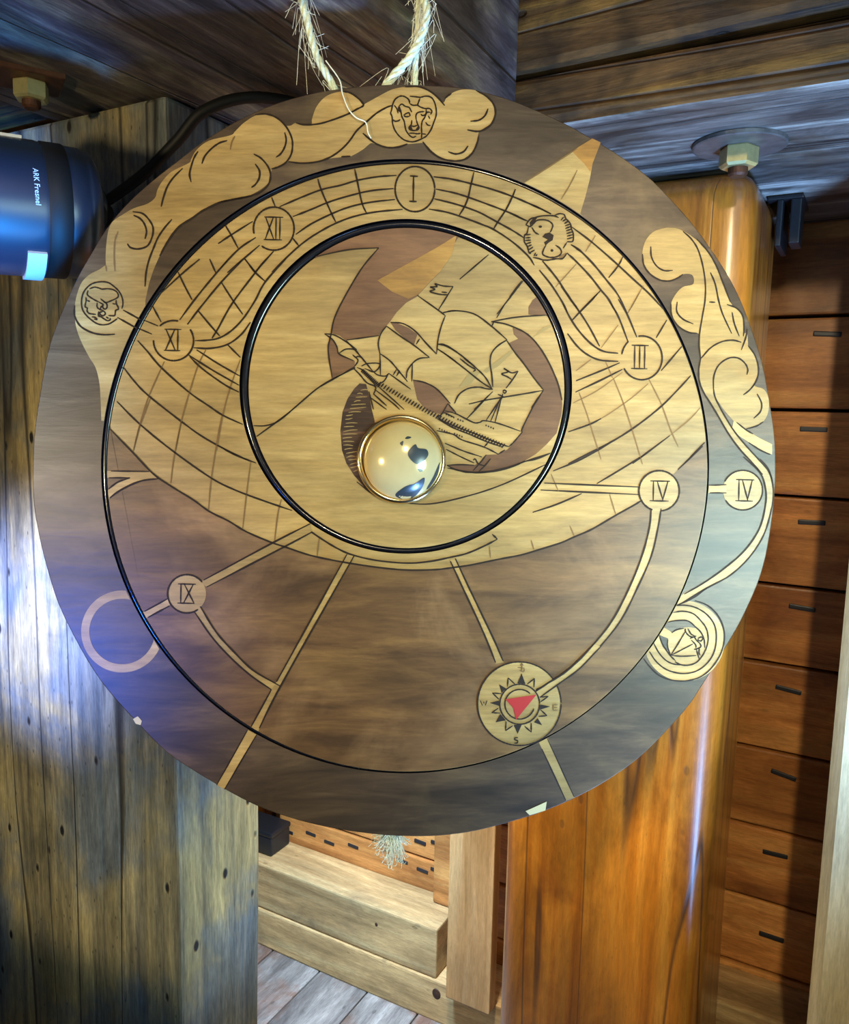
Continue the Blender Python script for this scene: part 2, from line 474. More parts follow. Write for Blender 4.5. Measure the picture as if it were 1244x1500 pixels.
tag(timber('pale_post', -0.012, 0.20, 1.13, 1.26, FLOOR, UNDER - 0.002, M['whitepost'], bevel=0.013, seg=1, axis='z', seed=7),
    'pale unvarnished post at the right edge of the photo', 'post')
tag(timber('weathered_post', -1.02, -0.652, 0.6135, 0.748, FLOOR, UNDER - 0.002, M['post'], bevel=0.004, seg=2, jitter=0.005, axis='z', cuts=16, seed=8),
    'wide weathered grey post on the left with worm holes and cracks', 'post')

bb = tag(timber('ceiling_beam', -0.832, -0.372, -0.7, 0.868, UNDER, 1.93, M['beamB'], bevel=0.006, jitter=0.006, axis='y', cuts=14, seed=9),
         'broad dark timber overhead resting on the weathered post', 'beam')
tag(timber('ceiling_beam', -1.30, -0.838, -0.7, 0.868, UNDER + 0.004, 1.93, M['beamA'], bevel=0.006, jitter=0.004, axis='y', cuts=10, seed=10),
    'brown timber beside the broad one at top left corner', 'beam')
ba = tag(timber('ceiling_beam', -1.3, 0.9, 0.876, 1.482, UNDER, 1.716, M['beamA_low'], bevel=0.008, jitter=0.004, cuts=14, seed=11),
         'flat greyed timber lying on top of the orange post', 'beam')
tag(timber('ceiling_beam', -1.3, 0.9, 0.872, 1.40, 1.724, 1.98, M['beamA'], bevel=0.010, jitter=0.006, cuts=14, seed=12),
    'uppermost smoky brown timber above the flat greyed one', 'beam')

ba.data.materials.append(M['beamA'])
for p_ in ba.data.polygons:
    if p_.normal.y < -0.7:
        p_.material_index = 1
def knot(parent, a, b, z, r, squash=1.0):
    # a knot: low dark boss with a ring round its heart
    prof = [(0, 0.0012), (r * 0.45, 0.0012), (r * 0.55, 0.0004), (r * 0.72, 0.0010), (r, 0.0), (r * 1.02, -0.004)]
    bm = lathe_bm(prof, 16)
    bmesh.ops.scale(bm, vec=(1, squash, 1), verts=bm.verts)
    bmesh.ops.rotate(bm, cent=(0, 0, 0), matrix=Matrix.Rotation(math.radians(90), 3, 'X'), verts=bm.verts)
    bmesh.ops.recalc_face_normals(bm, faces=bm.faces)
    o = from_bm('knot', bm, M['knot'], parent, True)
    place_in(o, parent, W(a, b, z), YAW)
knot(sb2, -0.984, 1.3625, 0.256, 0.006, 1.1)
knot(sb2, -0.8525, 1.3625, 0.236, 0.008, 1.2)
knot(sb1, -0.700, 1.3585, 0.135, 0.010, 1.2)
def bolt(parent, a, b, r, wr, turn=0.3, wmat='washer', square=False):
    loc = Vector((a, b, UNDER))
    def put(o, dz):
        place_in(o, parent, W(a, b, UNDER + dz), YAW + turn)
    bm = lathe_bm([(0, -0.001), (wr * 0.96, -0.001), (wr, 0.0), (wr, 0.004), (0, 0.004)], 4 if square else 32)
    put(from_bm('washer', bm, M[wmat], parent), -0.0035)
    n = 6
    bm = lathe_bm([(0, 0), (r * 0.86, 0), (r, r * 0.14), (r, r * 0.96), (r * 0.9, r * 1.1), (0, r * 1.1)], 6)
    put(from_bm('hex_nut', bm, M['nut'], parent), -0.003 - r * 1.1)
    bm = lathe_bm([(0, 0), (r * 0.40, 0), (r * 0.52, r * 0.12), (r * 0.52, r * 0.8), (0, r * 0.8)], 20)
    put(from_bm('bolt_end', bm, M['rust'], parent), -0.003 - r * 1.55)
bolt(bb, -0.742, 0.530, 0.0165, 0.040, 0.25, 'rust', True)
bolt(ba, -0.160, 1.020, 0.0215, 0.052, 0.05)

br = empty('steel_bracket', W(-0.135, 1.30, UNDER), (0, 0, YAW))
tag(br, 'small dark steel bracket in the corner above the orange post', 'bracket')
def br_box(name, a0, a1, b0, b1, z0, z1):
    o = from_bm(name, timber_bm(a1 - a0, b1 - b0, z1 - z0, 0.002, 2, 0, 1), M['iron'], br)
    o.location = ((a0 + a1) / 2, (b0 + b1) / 2, (z0 + z1) / 2)
br_box('top_plate', -0.022, 0.026, -0.03, 0.06, -0.007, -0.001)
br_box('side_plate', -0.008, 0.000, -0.03, 0.06, -0.070, -0.007)
br_box('lip', 0.010, 0.024, -0.03, 0.02, -0.068, -0.007)

bx = empty('black_box', W(-1.235, 1.43, 0.277), (0, 0, YAW))
tag(bx, 'small black box on the sill beam behind weathered post', 'box')
def bxp(name, dims, loc):
    o = from_bm(name, timber_bm(*dims, 0.004, 2, 0, 1), M['box'], bx)
    o.location = loc
bxp('case', (0.125, 0.07, 0.046), (0, 0, 0.023))
bxp('lid', (0.130, 0.074, 0.012), (0, 0, 0.052))

# ------------------------------------------------------------------ black spotlight on the weathered post
ax_l = Vector((0.84, 0.54, 0.03)).normalized()
LAMP_AT = Vector((-0.325, 0.690, 1.506))
lampobj = empty('track_spotlight', LAMP_AT, ax_l.to_track_quat('Z', 'Y').to_euler())
tag(lampobj, 'black cylindrical spotlight at left edge, in front of weathered post', 'spotlight')
R0 = 0.0535
def lp(name, prof, mat, n=56):
    return from_bm(name, lathe_bm(prof, n), mat, lampobj, True)
body = lp('housing', [(0, -0.13), (R0 * 0.80, -0.13), (R0 * 0.82, -0.17), (R0 * 1.0, -0.172), (R0, -0.17), (R0, -0.004), (R0 * 0.985, 0.0)], M['blackmetal'])
lp('ring', [(R0 * 0.985, 0.0), (R0 * 1.004, 0.001), (R0 * 1.004, 0.0165), (R0 * 0.985, 0.0175)], M['lampring'])
lp('rear_cap', [(R0 * 0.985, 0.0175), (R0 * 0.98, 0.029), (R0 * 0.955, 0.030), (R0 * 0.955, 0.033), (R0 * 0.93, 0.037), (R0 * 0.80, 0.042), (0, 0.043)], M['blackmetal'])
lp('lens_rim', [(R0 * 0.70, -0.168), (R0 * 1.06, -0.173), (R0 * 1.06, -0.180), (R0 * 0.72, -0.176)], M['lampgrey'])
lp('lens', [(0, -0.165), (R0 * 0.45, -0.163), (R0 * 0.72, -0.155)], M['lens'])
# rim of the lower clamp seen below the housing
def lamp_arc(name, r0, r1, z0, z1, t0, t1, mat, n=20):
    bm = bmesh.new()
    rr = []
    for i in range(n + 1):
        t = t0 + (t1 - t0) * i / n
        c, s = math.cos(t), math.sin(t)
        rr.append([bm.verts.new((r * c, r * s, z)) for r, z in ((r0, z0), (r1, z0), (r1, z1), (r0, z1))])
    for a, b in zip(rr, rr[1:]):
        for k in range(4):
            bm.faces.new((a[k], a[(k + 1) % 4], b[(k + 1) % 4], b[k]))
    bm.faces.new(rr[0][::-1]); bm.faces.new(rr[-1])
    bmesh.ops.recalc_face_normals(bm, faces=bm.faces)
    return from_bm(name, bm, mat, lampobj)
lm = Matrix(lampobj.rotation_euler.to_matrix())
def lamp_ang(v):                              # angle round the lamp axis of a world direction
    l = lm.transposed() @ Vector(v)
    return math.atan2(l.y, l.x)
ad = lamp_ang((0.0, -0.25, -1))
lamp_arc('clamp_rim', R0 * 1.0, R0 * 1.05, -0.016, -0.002, ad - 0.55, ad + 0.35, M['lampgrey'])  # pale colour paints in the light catching it from below
at_ = lamp_ang((0.1, -0.2, 1))
lamp_arc('top_tab', R0 * 1.0, R0 * 1.04, -0.030, -0.012, at_ - 0.30, at_ + 0.10, M['lampgrey'])
# maker's lettering printed round the housing
def text_mesh(name, body_txt, size):
    cu = bpy.data.curves.new(name, 'FONT')
    cu.body = body_txt
    cu.size = size
    cu.align_x = 'CENTER'
    cu.resolution_u = 2
    o = bpy.data.objects.new(name + '_tmp', cu)
    COL.objects.link(o)
    dg = bpy.context.evaluated_depsgraph_get()
    me = bpy.data.meshes.new_from_object(o.evaluated_get(dg))
    bpy.data.objects.remove(o)
    bpy.data.curves.remove(cu)
    return me
tm = text_mesh('lettering', 'ARK Fresnel', 0.0056)
av = lamp_ang((0.20, -1, 0.12))
for v in tm.vertices:
    t = av + v.co.x / R0
    r = R0 + 0.0003
    v.co = Vector((r * math.cos(t), r * math.sin(t), -0.010 + v.co.y))
lt = link('lettering', tm, M['white_print'], body)
# knuckle and cable
kn = bmesh.new()
bmesh.ops.create_icosphere(kn, subdivisions=3, radius=0.021)
bmesh.ops.scale(kn, vec=(1.0, 0.8, 0.9), verts=kn.verts)
knob = from_bm('knuckle', kn, M['lampring'], lampobj, True)
def to_lamp(p):
    return lm.transposed() @ (Vector(p) - lampobj.location)
knob.location = to_lamp(W(-0.728, 0.588, 1.545))
bm = bmesh.new()
tube_bm(bm, [to_lamp(p) for p in ((-0.29, 0.715, 1.51), tuple(W(-0.735, 0.585, 1.548)))], 0.011, 12)
from_bm('arm', bm, M['lampring'], lampobj, True)
bm = bmesh.new()
lathe_bm([(0.016, 0), (0.019, 0.002), (0.019, 0.012), (0.016, 0.014), (0, 0.014)], 16, bm)
cap = from_bm('knob', bm, M['blackmetal'], lampobj, True)
cap.location = to_lamp(W(-0.712, 0.570, 1.545))
bm = bmesh.new()
cpts = catmull([W(-0.730, 0.592, 1.552), W(-0.698, 0.594, 1.563), W(-0.655, 0.594, 1.580), W(-0.615, 0.596, 1.604), W(-0.585, 0.604, 1.630), W(-0.55, 0.64, 1.648), W(-0.52, 0.72, 1.655)], 8)
tube_bm(bm, [to_lamp(p) for p in cpts], 0.0055, 10)
from_bm('cable', bm, M['lampring'], lampobj, True)

# ------------------------------------------------------------------ the carved dial
# Everything on the dial is drawn in its own flat units (1 unit = 0.52 mm), x to the right, y downwards,
# with the middle of the dial at (592, 675).
U = 0.52e-3
dial = empty('carved_dial', DISC, TILT)
tag(dial, 'large round carved wooden dial with ship, eye and zodiac signs, hung on rope', 'dial')
def loc2(x, y, z=0.0):
    return Vector(((x - 592) * U, (675 - y) * U, z))
def S(x0, y0, w, pts):                        # points noted on an enlarged tracing sheet
    k = w / 1244
    return [(x0 + x * k, y0 + y * k) for x, y in pts]
HO = (593.5, 682.8, 445.5, 450.0)             # hole in the outer ring
MD = (596.5, 685.0, 439.5, 445.0)             # middle disc
HI = (594.5, 566.0, 243.5, 245.0)             # hole in the middle disc
ID = (595.5, 568.5, 231.5, 234.5)             # inner disc
def ell_pt(e, t):
    return (e[0] + e[2] * math.cos(t), e[1] + e[3] * math.sin(t))
def ell_ang(e, p):
    return math.atan2((p[1] - e[1]) / e[3], (p[0] - e[0]) / e[2])
def ell_r(e, p):
    return math.hypot((p[0] - e[0]) / e[2], (p[1] - e[1]) / e[3])
def ell_arc(e, p, q, long=False, step=0.02):
    a, b = ell_ang(e, p), ell_ang(e, q)
    d = (b - a + math.pi) % (2 * math.pi) - math.pi
    if long:
        d = d - 2 * math.pi if d > 0 else d + 2 * math.pi
    n = max(2, int(abs(d) / step))
    return [ell_pt(e, a + d * i / n) for i in range(n + 1)]
def circle(cx, cy, rx, ry=None, n=48, t0=0, t1=2 * math.pi):
    ry = ry or rx
    return [(cx + rx * math.cos(t0 + (t1 - t0) * i / n), cy + ry * math.sin(t0 + (t1 - t0) * i / n)) for i in range(n)]
def ssm(pts, n=5):
    return [(v.x, v.y) for v in catmull([Vector((p[0], p[1], 0)) for p in pts], n)]
def keep_out(e, k=1.001):                     # push points out of a hole
    def f(p):
        r = ell_r(e, p)
        if r >= k:
            return p
        return (e[0] + (p[0] - e[0]) / r * k, e[1] + (p[1] - e[1]) / r * k)
    return f
def keep_in(e, k=0.999):
    def f(p):
        r = ell_r(e, p)
        if r <= k:
            return p
        return (e[0] + (p[0] - e[0]) / r * k, e[1] + (p[1] - e[1]) / r * k)
    return f
def clip_outer(p):
    return keep_out(HO)(p)
def clip_mid(p):
    return keep_out(HI)(keep_in(MD)(p))
def clip_in(p):
    return keep_in(ID)(p)

LIFT = {'n': 0}
def plate_bm(bm, pts, z, thick, mi=0, mi_side=None):
    P = []
    for p in pts:
        if not P or math.hypot(p[0] - P[-1][0], p[1] - P[-1][1]) > 0.25:
            P.append(p)
    if math.hypot(P[0][0] - P[-1][0], P[0][1] - P[-1][1]) < 0.25:
        P.pop()
    area = sum(P[i][0] * P[(i + 1) % len(P)][1] - P[(i + 1) % len(P)][0] * P[i][1] for i in range(len(P)))
    if area > 0:
        P.reverse()                           # counter-clockwise seen from the front (y runs down)
    top = [bm.verts.new(loc2(x, y, z)) for x, y in P]
    bot = [bm.verts.new(loc2(x, y, z - thick)) for x, y in P]
    f = bm.faces.new(top)
    f.normal_update()
    f.material_index = mi
    n = len(P)
    for i in range(n):
        s = bm.faces.new((top[i], bot[i], bot[(i + 1) % n], top[(i + 1) % n]))
        s.material_index = mi if mi_side is None else mi_side
    bmesh.ops.triangulate(bm, faces=[f])
def fill(name, pts, mat, parent, z=0.0, thick=0.00012, clip=None, label=None):
    if clip:
        Q = []
        n = len(pts)
        for i in range(n):                    # even spacing before clipping so arcs follow the rim
            p, q = pts[i], pts[(i + 1) % n]
            d = math.hypot(q[0] - p[0], q[1] - p[1])
            k = max(1, int(d / 4))
            for j in range(k):
                Q.append(clip((p[0] + (q[0] - p[0]) * j / k, p[1] + (q[1] - p[1]) * j / k)))
        pts = Q
    LIFT['n'] = (LIFT['n'] + 1) % 12
    zz = z + 0.00014 + LIFT['n'] * 0.000012
    bm = bmesh.new()
    plate_bm(bm, pts, zz, thick)
    o = from_bm(name, bm, mat, parent)
    if label:
        o['label'] = label
    return o
def ribbon(bm, pts, w, z, clip=None, taper=True, smooth=True, wob=0.16):
    Q = ssm(pts, 6) if smooth and len(pts) > 2 else [(v.x, v.y) for v in catmull([Vector((*p, 0)) for p in pts[:2]], 8)] if len(pts) == 2 else list(pts)
    if clip:
        Q = [p for p in Q if math.hypot(clip(p)[0] - p[0], clip(p)[1] - p[1]) < 0.6]
    R = []
    for p in Q:
        if not R or math.hypot(p[0] - R[-1][0], p[1] - R[-1][1]) > 0.4:
            R.append(p)
    if len(R) < 2:
        return
    n = len(R)
    prev = None
    seed = random.random() * 90
    for i, p in enumerate(R):
        a, b = R[max(i - 1, 0)], R[min(i + 1, n - 1)]
        tx, ty = b[0] - a[0], b[1] - a[1]
        l = math.hypot(tx, ty) or 1
        nx, ny = -ty / l, tx / l
        ww = w * (1 + wob * 2 * noise.noise(Vector((seed, i * 0.45, 0))))
        if taper:
            ww *= 0.55 + 0.45 * min(1, min(i, n - 1 - i) / 3)
        h = ww / 2
        v = (bm.verts.new(loc2(p[0] + nx * h, p[1] + ny * h, z)), bm.verts.new(loc2(p[0] - nx * h, p[1] - ny * h, z)))
        if prev:
            f = bm.faces.new((prev[0], v[0], v[1], prev[1]))
        prev = v
def lines(name, polys, parent, z, w=2.6, mat='line', clip=None, smooth=True, label=None):
    bm = bmesh.new()
    for pl in polys:
        ribbon(bm, pl, w, z + 0.00045, clip, smooth=smooth)
    for f in bm.faces:
        f.normal_update()
        if f.normal.z < 0:
            f.normal_flip()
    o = from_bm(name, bm, M[mat], parent)
    if not name.endswith('emblem') and not name.startswith(('letter', 'numeral')):
        o['kind'] = 'stuff'
    if label:
        o['label'] = label
    return o
def ring_bm(outer, inner, z0, z1, bev=0.0008):
    """plate between two closed outlines with the same number of points"""
    bm = bmesh.new()
    n = len(outer)
    def row(pts, z, k=0.0, c=(594, 680)):
        return [bm.verts.new(loc2(c[0] + (p[0] - c[0]) * (1 + k), c[1] + (p[1] - c[1]) * (1 + k), z)) for p in pts]
    ob, ot, of = row(outer, z0), row(outer, z1 - bev * 0.6), row(outer, z1, -0.0022)
    rows = [ob, ot, of]
    if inner:
        rows += [row(inner, z1), row(inner, z0)]
    for ri, (a, b) in enumerate(zip(rows, rows[1:])):
        for i in range(n):
            j = (i + 1) % n
            f = bm.faces.new((a[i], a[j], b[j], b[i]))
            f.material_index = 1 if ri == 0 else (2 if ri == 3 else 0)
    if not inner:
        f = bm.faces.new(of)
        f.normal_update()
        bmesh.ops.triangulate(bm, faces=[f])
    bmesh.ops.recalc_face_normals(bm, faces=bm.faces)
    return bm

OUT = [(600, 124), (680, 129), (750, 147), (820, 177), (864, 201), (905, 226), (950, 259), (985, 294), (1014, 327), (1042, 365), (1066, 402), (1084, 437),
       (1099.6, 477), (1117, 532), (1128, 590), (1134.5, 634), (1136.5, 668), (1136, 709), (1131, 763), (1121, 820), (1107, 863), (1082, 916), (1050, 970),
       (1028, 1005), (1003, 1041), (943, 1104), (889, 1143.5), (843, 1168.5), (800, 1187), (768, 1198), (702, 1216), (646, 1224), (594.5, 1225), (539, 1221),
       (476, 1211), (425, 1198), (380, 1182), (338, 1161), (287, 1131), (243, 1101), (202, 1060), (162, 1016), (135, 979), (108, 932), (84, 881), (67, 826),
       (56, 780), (49, 734), (48, 684), (50.6, 630), (59, 573), (67, 528), (78, 488), (94.5, 447), (110, 414), (122, 391), (135, 369), (153, 339), (175.5, 310),
       (202, 283), (234, 256), (265, 232), (293, 210), (324, 190), (349, 176), (387, 158), (432, 143), (478, 133), (523, 127), (565, 124)]
NR = 240
def resample_by_angle(pts, c, n):
    """closed outline as n points at even angles about c"""
    P = [(v.x, v.y) for v in catmull([Vector((*p, 0)) for p in pts], 10, True)]
    angs = sorted(((math.atan2(p[1] - c[1], p[0] - c[0]), math.hypot(p[0] - c[0], p[1] - c[1])) for p in P))
    out = []
    for i in range(n):
        t = -math.pi + 2 * math.pi * (i + 0.5) / n
        lo = max([a for a in angs if a[0] <= t], default=(angs[-1][0] - 2 * math.pi, angs[-1][1]))
        hi = min([a for a in angs if a[0] > t], default=(angs[0][0] + 2 * math.pi, angs[0][1]))
        k = (t - lo[0]) / max(1e-9, hi[0] - lo[0])
        r = lo[1] + (hi[1] - lo[1]) * k
        out.append((c[0] + r * math.cos(t), c[1] + r * math.sin(t)))
    return out
def ell_poly(e, c, n):
    return resample_by_angle([ell_pt(e, 2 * math.pi * i / 90) for i in range(90)], c, n)
C0 = (594, 680)
MATS = [M['ring_stain'], M['ply_edge'], M['groove']]
outer = from_bm('outer_ring', ring_bm(resample_by_angle(OUT, C0, NR), ell_poly(HO, C0, NR), -0.009, 0.0), None, dial, mats=MATS)
outer['label'] = 'dark stained outer ring'
C1 = (594.5, 620)
mid = from_bm('middle_disc', ring_bm(ell_poly(MD, C1, NR), ell_poly(HI, C1, NR), -0.009, 0.0006, 0.0008), None, dial, mats=[M['birch'], M['groove'], M['groove']])
C2 = (595.5, 568.5)
inn = from_bm('inner_disc', ring_bm(ell_poly(ID, C2, 160), None, -0.009, 0.0002), None, dial, mats=[M['birch'], M['groove'], M['groove']])
bk = from_bm('back_plate', ring_bm([ell_pt((594, 680, 475, 478), 2 * math.pi * i / 120) for i in range(120)], None, -0.0125, -0.0092), None, dial, mats=[M['groove'], M['dark']])
def torus_ring(name, e0, e1, z, frac=0.42, parent=None, n=200, m=8):
    bm = bmesh.new()
    rings = []
    for i in range(n):
        t = 2 * math.pi * i / n
        p0, p1 = Vector((*ell_pt(e0, t), 0)), Vector((*ell_pt(e1, t), 0))
        c = p0.lerp(p1, 0.5)
        d = p1 - p0
        w = d.length * frac
        d.normalize()
        rings.append([bm.verts.new(loc2(c.x + d.x * w * math.cos(2 * math.pi * k / m), c.y + d.y * w * math.cos(2 * math.pi * k / m), z + w * U * math.sin(2 * math.pi * k / m))) for k in range(m)])
    for i in range(n):
        a, b = rings[i], rings[(i + 1) % n]
        for k in range(m):
            bm.faces.new((a[k], a[(k + 1) % m], b[(k + 1) % m], b[k]))
    bmesh.ops.recalc_face_normals(bm, faces=bm.faces)
    return from_bm(name, bm, M['groove'], parent, True)
torus_ring('groove_ring', ID, HI, -0.0028, 0.46, dial)
torus_ring('groove_ring', MD, HO, -0.0024, 0.46, dial)

# ---- outer ring: cloud band with ram and twins ------------------------------
BI = M['birch']
cl_a = S(0, 380, 420, [(440, 700), (437, 620), (432, 540), (415, 470), (385, 420), (350, 350), (330, 290), (325, 240), (325, 200), (335, 150), (355, 100), (390, 65), (430, 45)])
cl_b = S(90, 150, 280, [(290, 1058), (288, 1000), (295, 900), (310, 820), (340, 770), (400, 730), (470, 690), (560, 660), (610, 620), (625, 570), (660, 510), (720, 450), (830, 395),
                        (845, 370), (880, 310), (960, 250), (1100, 215), (1130, 190), (1180, 140), (1235, 100)])
cl_c = S(320, 120, 280, [(250, 215), (320, 210), (380, 235), (430, 280), (470, 285), (505, 268), (600, 275), (610, 240), (640, 160), (700, 95), (780, 66), (850, 66), (900, 100), (940, 150), (960, 140), (1050, 90), (1130, 50), (1200, 34)])
cl_d = S(580, 110, 280, [(80, 78), (150, 82), (230, 115), (280, 155), (310, 180), (330, 145), (360, 120), (430, 95), (520, 100), (590, 140), (635, 190), (645, 250), (625, 315), (580, 350), (540, 370),
                         (535, 430), (505, 500), (450, 545), (380, 560), (300, 545), (230, 500), (180, 440)])
cl_e = S(320, 120, 280, [(1230, 405), (1170, 425), (1090, 425), (1020, 405), (990, 400), (940, 440), (860, 485), (800, 490), (720, 500), (640, 525), (540, 530), (455, 520), (400, 550), (350, 570),
                         (335, 640), (290, 690), (200, 740), (100, 765), (10, 785)])
cl_f = S(90, 150, 280, [(1000, 660), (930, 700), (850, 760), (760, 820), (690, 910), (640, 1000), (600, 1090), (570, 1180)])
cloud = ssm(cl_a) + ssm(cl_b) + ssm(cl_c) + ssm(cl_d) + ssm(cl_e) + ssm(cl_f) + [(213, 440)] + ell_arc(HO, (212, 447), (148.5, 616))
fill('cloud_band', cloud, BI, outer, clip=clip_outer, label='pale band of curling clouds')
CL = []
CL += [S(0, 380, 420, p) for p in (
    [(325, 200), (325, 245), (350, 290), (400, 318), (450, 327), (500, 325)],
    [(535, 220), (580, 245), (610, 262)], [(510, 252), (560, 280), (595, 300)])]
CL += [S(90, 150, 280, p) for p in (
    [(430, 920), (450, 945), (500, 955), (560, 935), (590, 880), (598, 820), (575, 770), (530, 725), (465, 712)],
    [(470, 735), (510, 755), (540, 790), (555, 840), (545, 890)],
    [(720, 762), (670, 820), (630, 880), (600, 950), (570, 1030), (552, 1110), (545, 1200)],
    [(640, 1000), (690, 910), (760, 815), (850, 755), (930, 700), (1040, 650), (1160, 625), (1240, 610)],
    [(650, 680), (665, 620), (690, 550), (730, 490), (790, 430)],
    [(915, 400), (935, 350), (980, 300), (1030, 265), (1080, 250)],
    [(845, 520), (835, 470), (845, 420), (865, 360), (890, 320)])]
CL += [S(320, 120, 280, p) for p in (
    [(240, 215), (310, 210), (380, 235), (435, 285), (470, 345), (483, 400), (475, 470), (440, 525), (390, 555), (345, 568)],
    [(432, 330), (442, 380), (430, 430), (405, 470), (375, 492)],
    [(230, 470), (280, 500), (325, 555), (340, 610), (325, 670), (270, 720), (200, 745), (100, 765), (0, 785)],
    [(240, 535), (268, 580), (265, 630), (240, 670), (215, 688)],
    [(505, 268), (560, 280), (650, 275), (740, 250), (840, 212), (900, 180), (945, 150), (900, 100), (850, 70), (800, 62)],
    [(800, 488), (860, 485)],
    [(455, 520), (540, 530), (640, 522), (720, 495), (790, 450), (850, 390), (900, 320), (960, 265), (1030, 205), (1090, 170), (1130, 155)],
    [(940, 335), (980, 370), (1030, 405), (1100, 428), (1170, 425), (1230, 405)])]
CL += [S(580, 110, 280, p) for p in (
    [(60, 78), (140, 75), (210, 100), (270, 145), (318, 200)], [(318, 155), (340, 135), (362, 122)],
    [(520, 100), (590, 140), (635, 190), (648, 250), (625, 315), (580, 352), (530, 368), (465, 358)], [(600, 220), (580, 265), (540, 295), (485, 302)],
    [(540, 390), (530, 440), (500, 505), (450, 548), (380, 560), (300, 545), (230, 500), (175, 435)], [(470, 462), (440, 500), (390, 515), (340, 500)])]
lines('cloud_lines', CL, outer, 0, 2.7)
lines('faint_cloud_lines', [S(90, 150, 280, p) for p in ([(350, 1100), (345, 1000), (350, 900), (370, 840)], [(295, 1100), (290, 1060)], [(1100, 310), (1110, 260), (1130, 220)])], outer, 0, 2.4, 'faint')
# ram
RAM = [S(560, 120, 100, p) for p in (
    [(500, 400), (490, 340), (440, 290), (370, 262), (300, 275), (230, 330), (190, 420), (170, 520), (155, 575), (180, 640), (190, 760), (230, 880), (310, 990), (420, 1070), (560, 1095), (700, 1050), (810, 985), (890, 870), (940, 740), (985, 600), (975, 450), (930, 330), (870, 275), (780, 265), (700, 285), (600, 275), (500, 265)],
    [(500, 400), (560, 430), (640, 430), (690, 460), (780, 490), (860, 490), (905, 540), (880, 600)],
    [(690, 300), (660, 380), (640, 430)],
    [(310, 440), (360, 410), (420, 450), (490, 470), (520, 520), (540, 560)], [(220, 430), (270, 500), (290, 580)],
    [(310, 450), (340, 540), (360, 640), (400, 720), (420, 830), (440, 900), (500, 980), (560, 1015), (620, 990)],
    [(390, 610), (440, 580), (490, 570), (510, 630)], [(390, 620), (440, 640), (500, 630)],
    [(620, 690), (615, 620), (640, 570), (700, 550), (770, 545)], [(700, 590), (740, 620), (780, 600)], [(800, 490), (800, 580), (770, 660), (730, 720), (715, 820), (720, 950), (715, 1030)],
    [(540, 700), (530, 780), (490, 830), (500, 870), (560, 890), (640, 880), (670, 840), (640, 760), (620, 690)], [(520, 800), (580, 815), (650, 790)],
    [(490, 940), (570, 940), (640, 950), (700, 940)], [(200, 690), (230, 720), (290, 715), (330, 690)], [(790, 740), (830, 790), (880, 800)], [(840, 620), (870, 680)],
    [(330, 560), (300, 500), (310, 440)], [(730, 950), (800, 960)], [(880, 560), (820, 560), (770, 620)])]
lines('ram_emblem', RAM, outer, 0, 2.2, label='ram head emblem')
fill('ram_nostril', S(560, 120, 100, [(490, 830), (530, 810), (560, 880), (520, 890)]), M['line'], outer, 0.0002)
fill('ram_nostril', S(560, 120, 100, [(600, 880), (650, 810), (675, 850), (650, 885)]), M['line'], outer, 0.0002)
# twins
TW = [S(100, 400, 100, p) for p in (
    [(980, 655), (1000, 560), (985, 450), (930, 340), (840, 250), (740, 180), (630, 160), (500, 175), (400, 220), (310, 310), (260, 420), (245, 560), (270, 680), (340, 780), (430, 860), (520, 920), (620, 945), (740, 930), (830, 880), (900, 830)],
    [(390, 290), (480, 260), (560, 275), (620, 295), (720, 288), (820, 305), (890, 350), (915, 400), (900, 450), (800, 500), (690, 540), (640, 510), (590, 470)],
    [(365, 320), (350, 390), (400, 440), (480, 490), (560, 530)],
    [(325, 440), (330, 500), (310, 610), (350, 640), (345, 690), (380, 735), (450, 750), (510, 755)],
    [(345, 500), (400, 520)], [(875, 490), (880, 560), (910, 620), (915, 660), (870, 680), (860, 720), (850, 775), (790, 780), (730, 775)], [(810, 560), (870, 570)],
    [(530, 540), (530, 620), (570, 660), (640, 690), (680, 740), (640, 780), (590, 760), (580, 720), (640, 700)],
    [(560, 530), (640, 580), (600, 620), (590, 660)], [(640, 510), (700, 560), (710, 620), (680, 660), (640, 640), (620, 590)],
    [(540, 790), (600, 800), (660, 840), (720, 870), (770, 850), (760, 820)], [(690, 800), (740, 830)], [(470, 840), (530, 850), (490, 810), (430, 800)], [(560, 700), (550, 760), (580, 790)])]
lines('twins_emblem', TW, outer, 0, 2.2, label='emblem of two heads in a ring')
# star ray
fill('star_ray', [(767, 269), (807, 243), (850, 214), (868, 203), (880, 209), (868, 240), (864, 263), (857, 290), (850, 313)] + ell_arc(HO, (852, 320), (767, 275)), BI, outer, clip=clip_outer)
fill('ray_tip', [(838, 222), (850, 214), (868, 203), (880, 209), (868, 240), (865, 252), (856, 240)], M['tan_stain'], outer, 0.0001)
lines('ray_lines', [S(580, 110, 280, [(1180, 620), (1130, 720), (1075, 810)]), S(580, 110, 280, [(830, 705), (1010, 590), (1180, 480)])], outer, 0, 2.0, 'faint')

# ---- outer ring: right hand clouds, straps, medallion, archer ----------------
rc_l = S(900, 320, 250, [(380, 68), (290, 95), (230, 160), (205, 250), (220, 340), (270, 410), (330, 450), (400, 455), (460, 435), (510, 405), (570, 415), (575, 478), (500, 500), (450, 550), (415, 620),
                         (420, 710), (460, 780), (530, 825), (615, 840), (622, 920), (632, 1020), (615, 1100), (618, 1190)])
rc_l2 = S(900, 480, 250, [(650, 470), (700, 500), (735, 510), (800, 600), (870, 680), (930, 730), (960, 740)])
rc_r = S(900, 480, 250, [(1010, 730), (1080, 690), (1120, 620), (1125, 520), (1090, 450), (1020, 420), (1045, 340), (1050, 280), (1030, 210), (975, 130)])
rc_r2 = S(900, 320, 250, [(970, 830), (945, 830), (940, 740), (910, 680), (845, 610), (780, 440), (720, 310), (650, 210), (590, 150), (500, 90), (440, 70)])
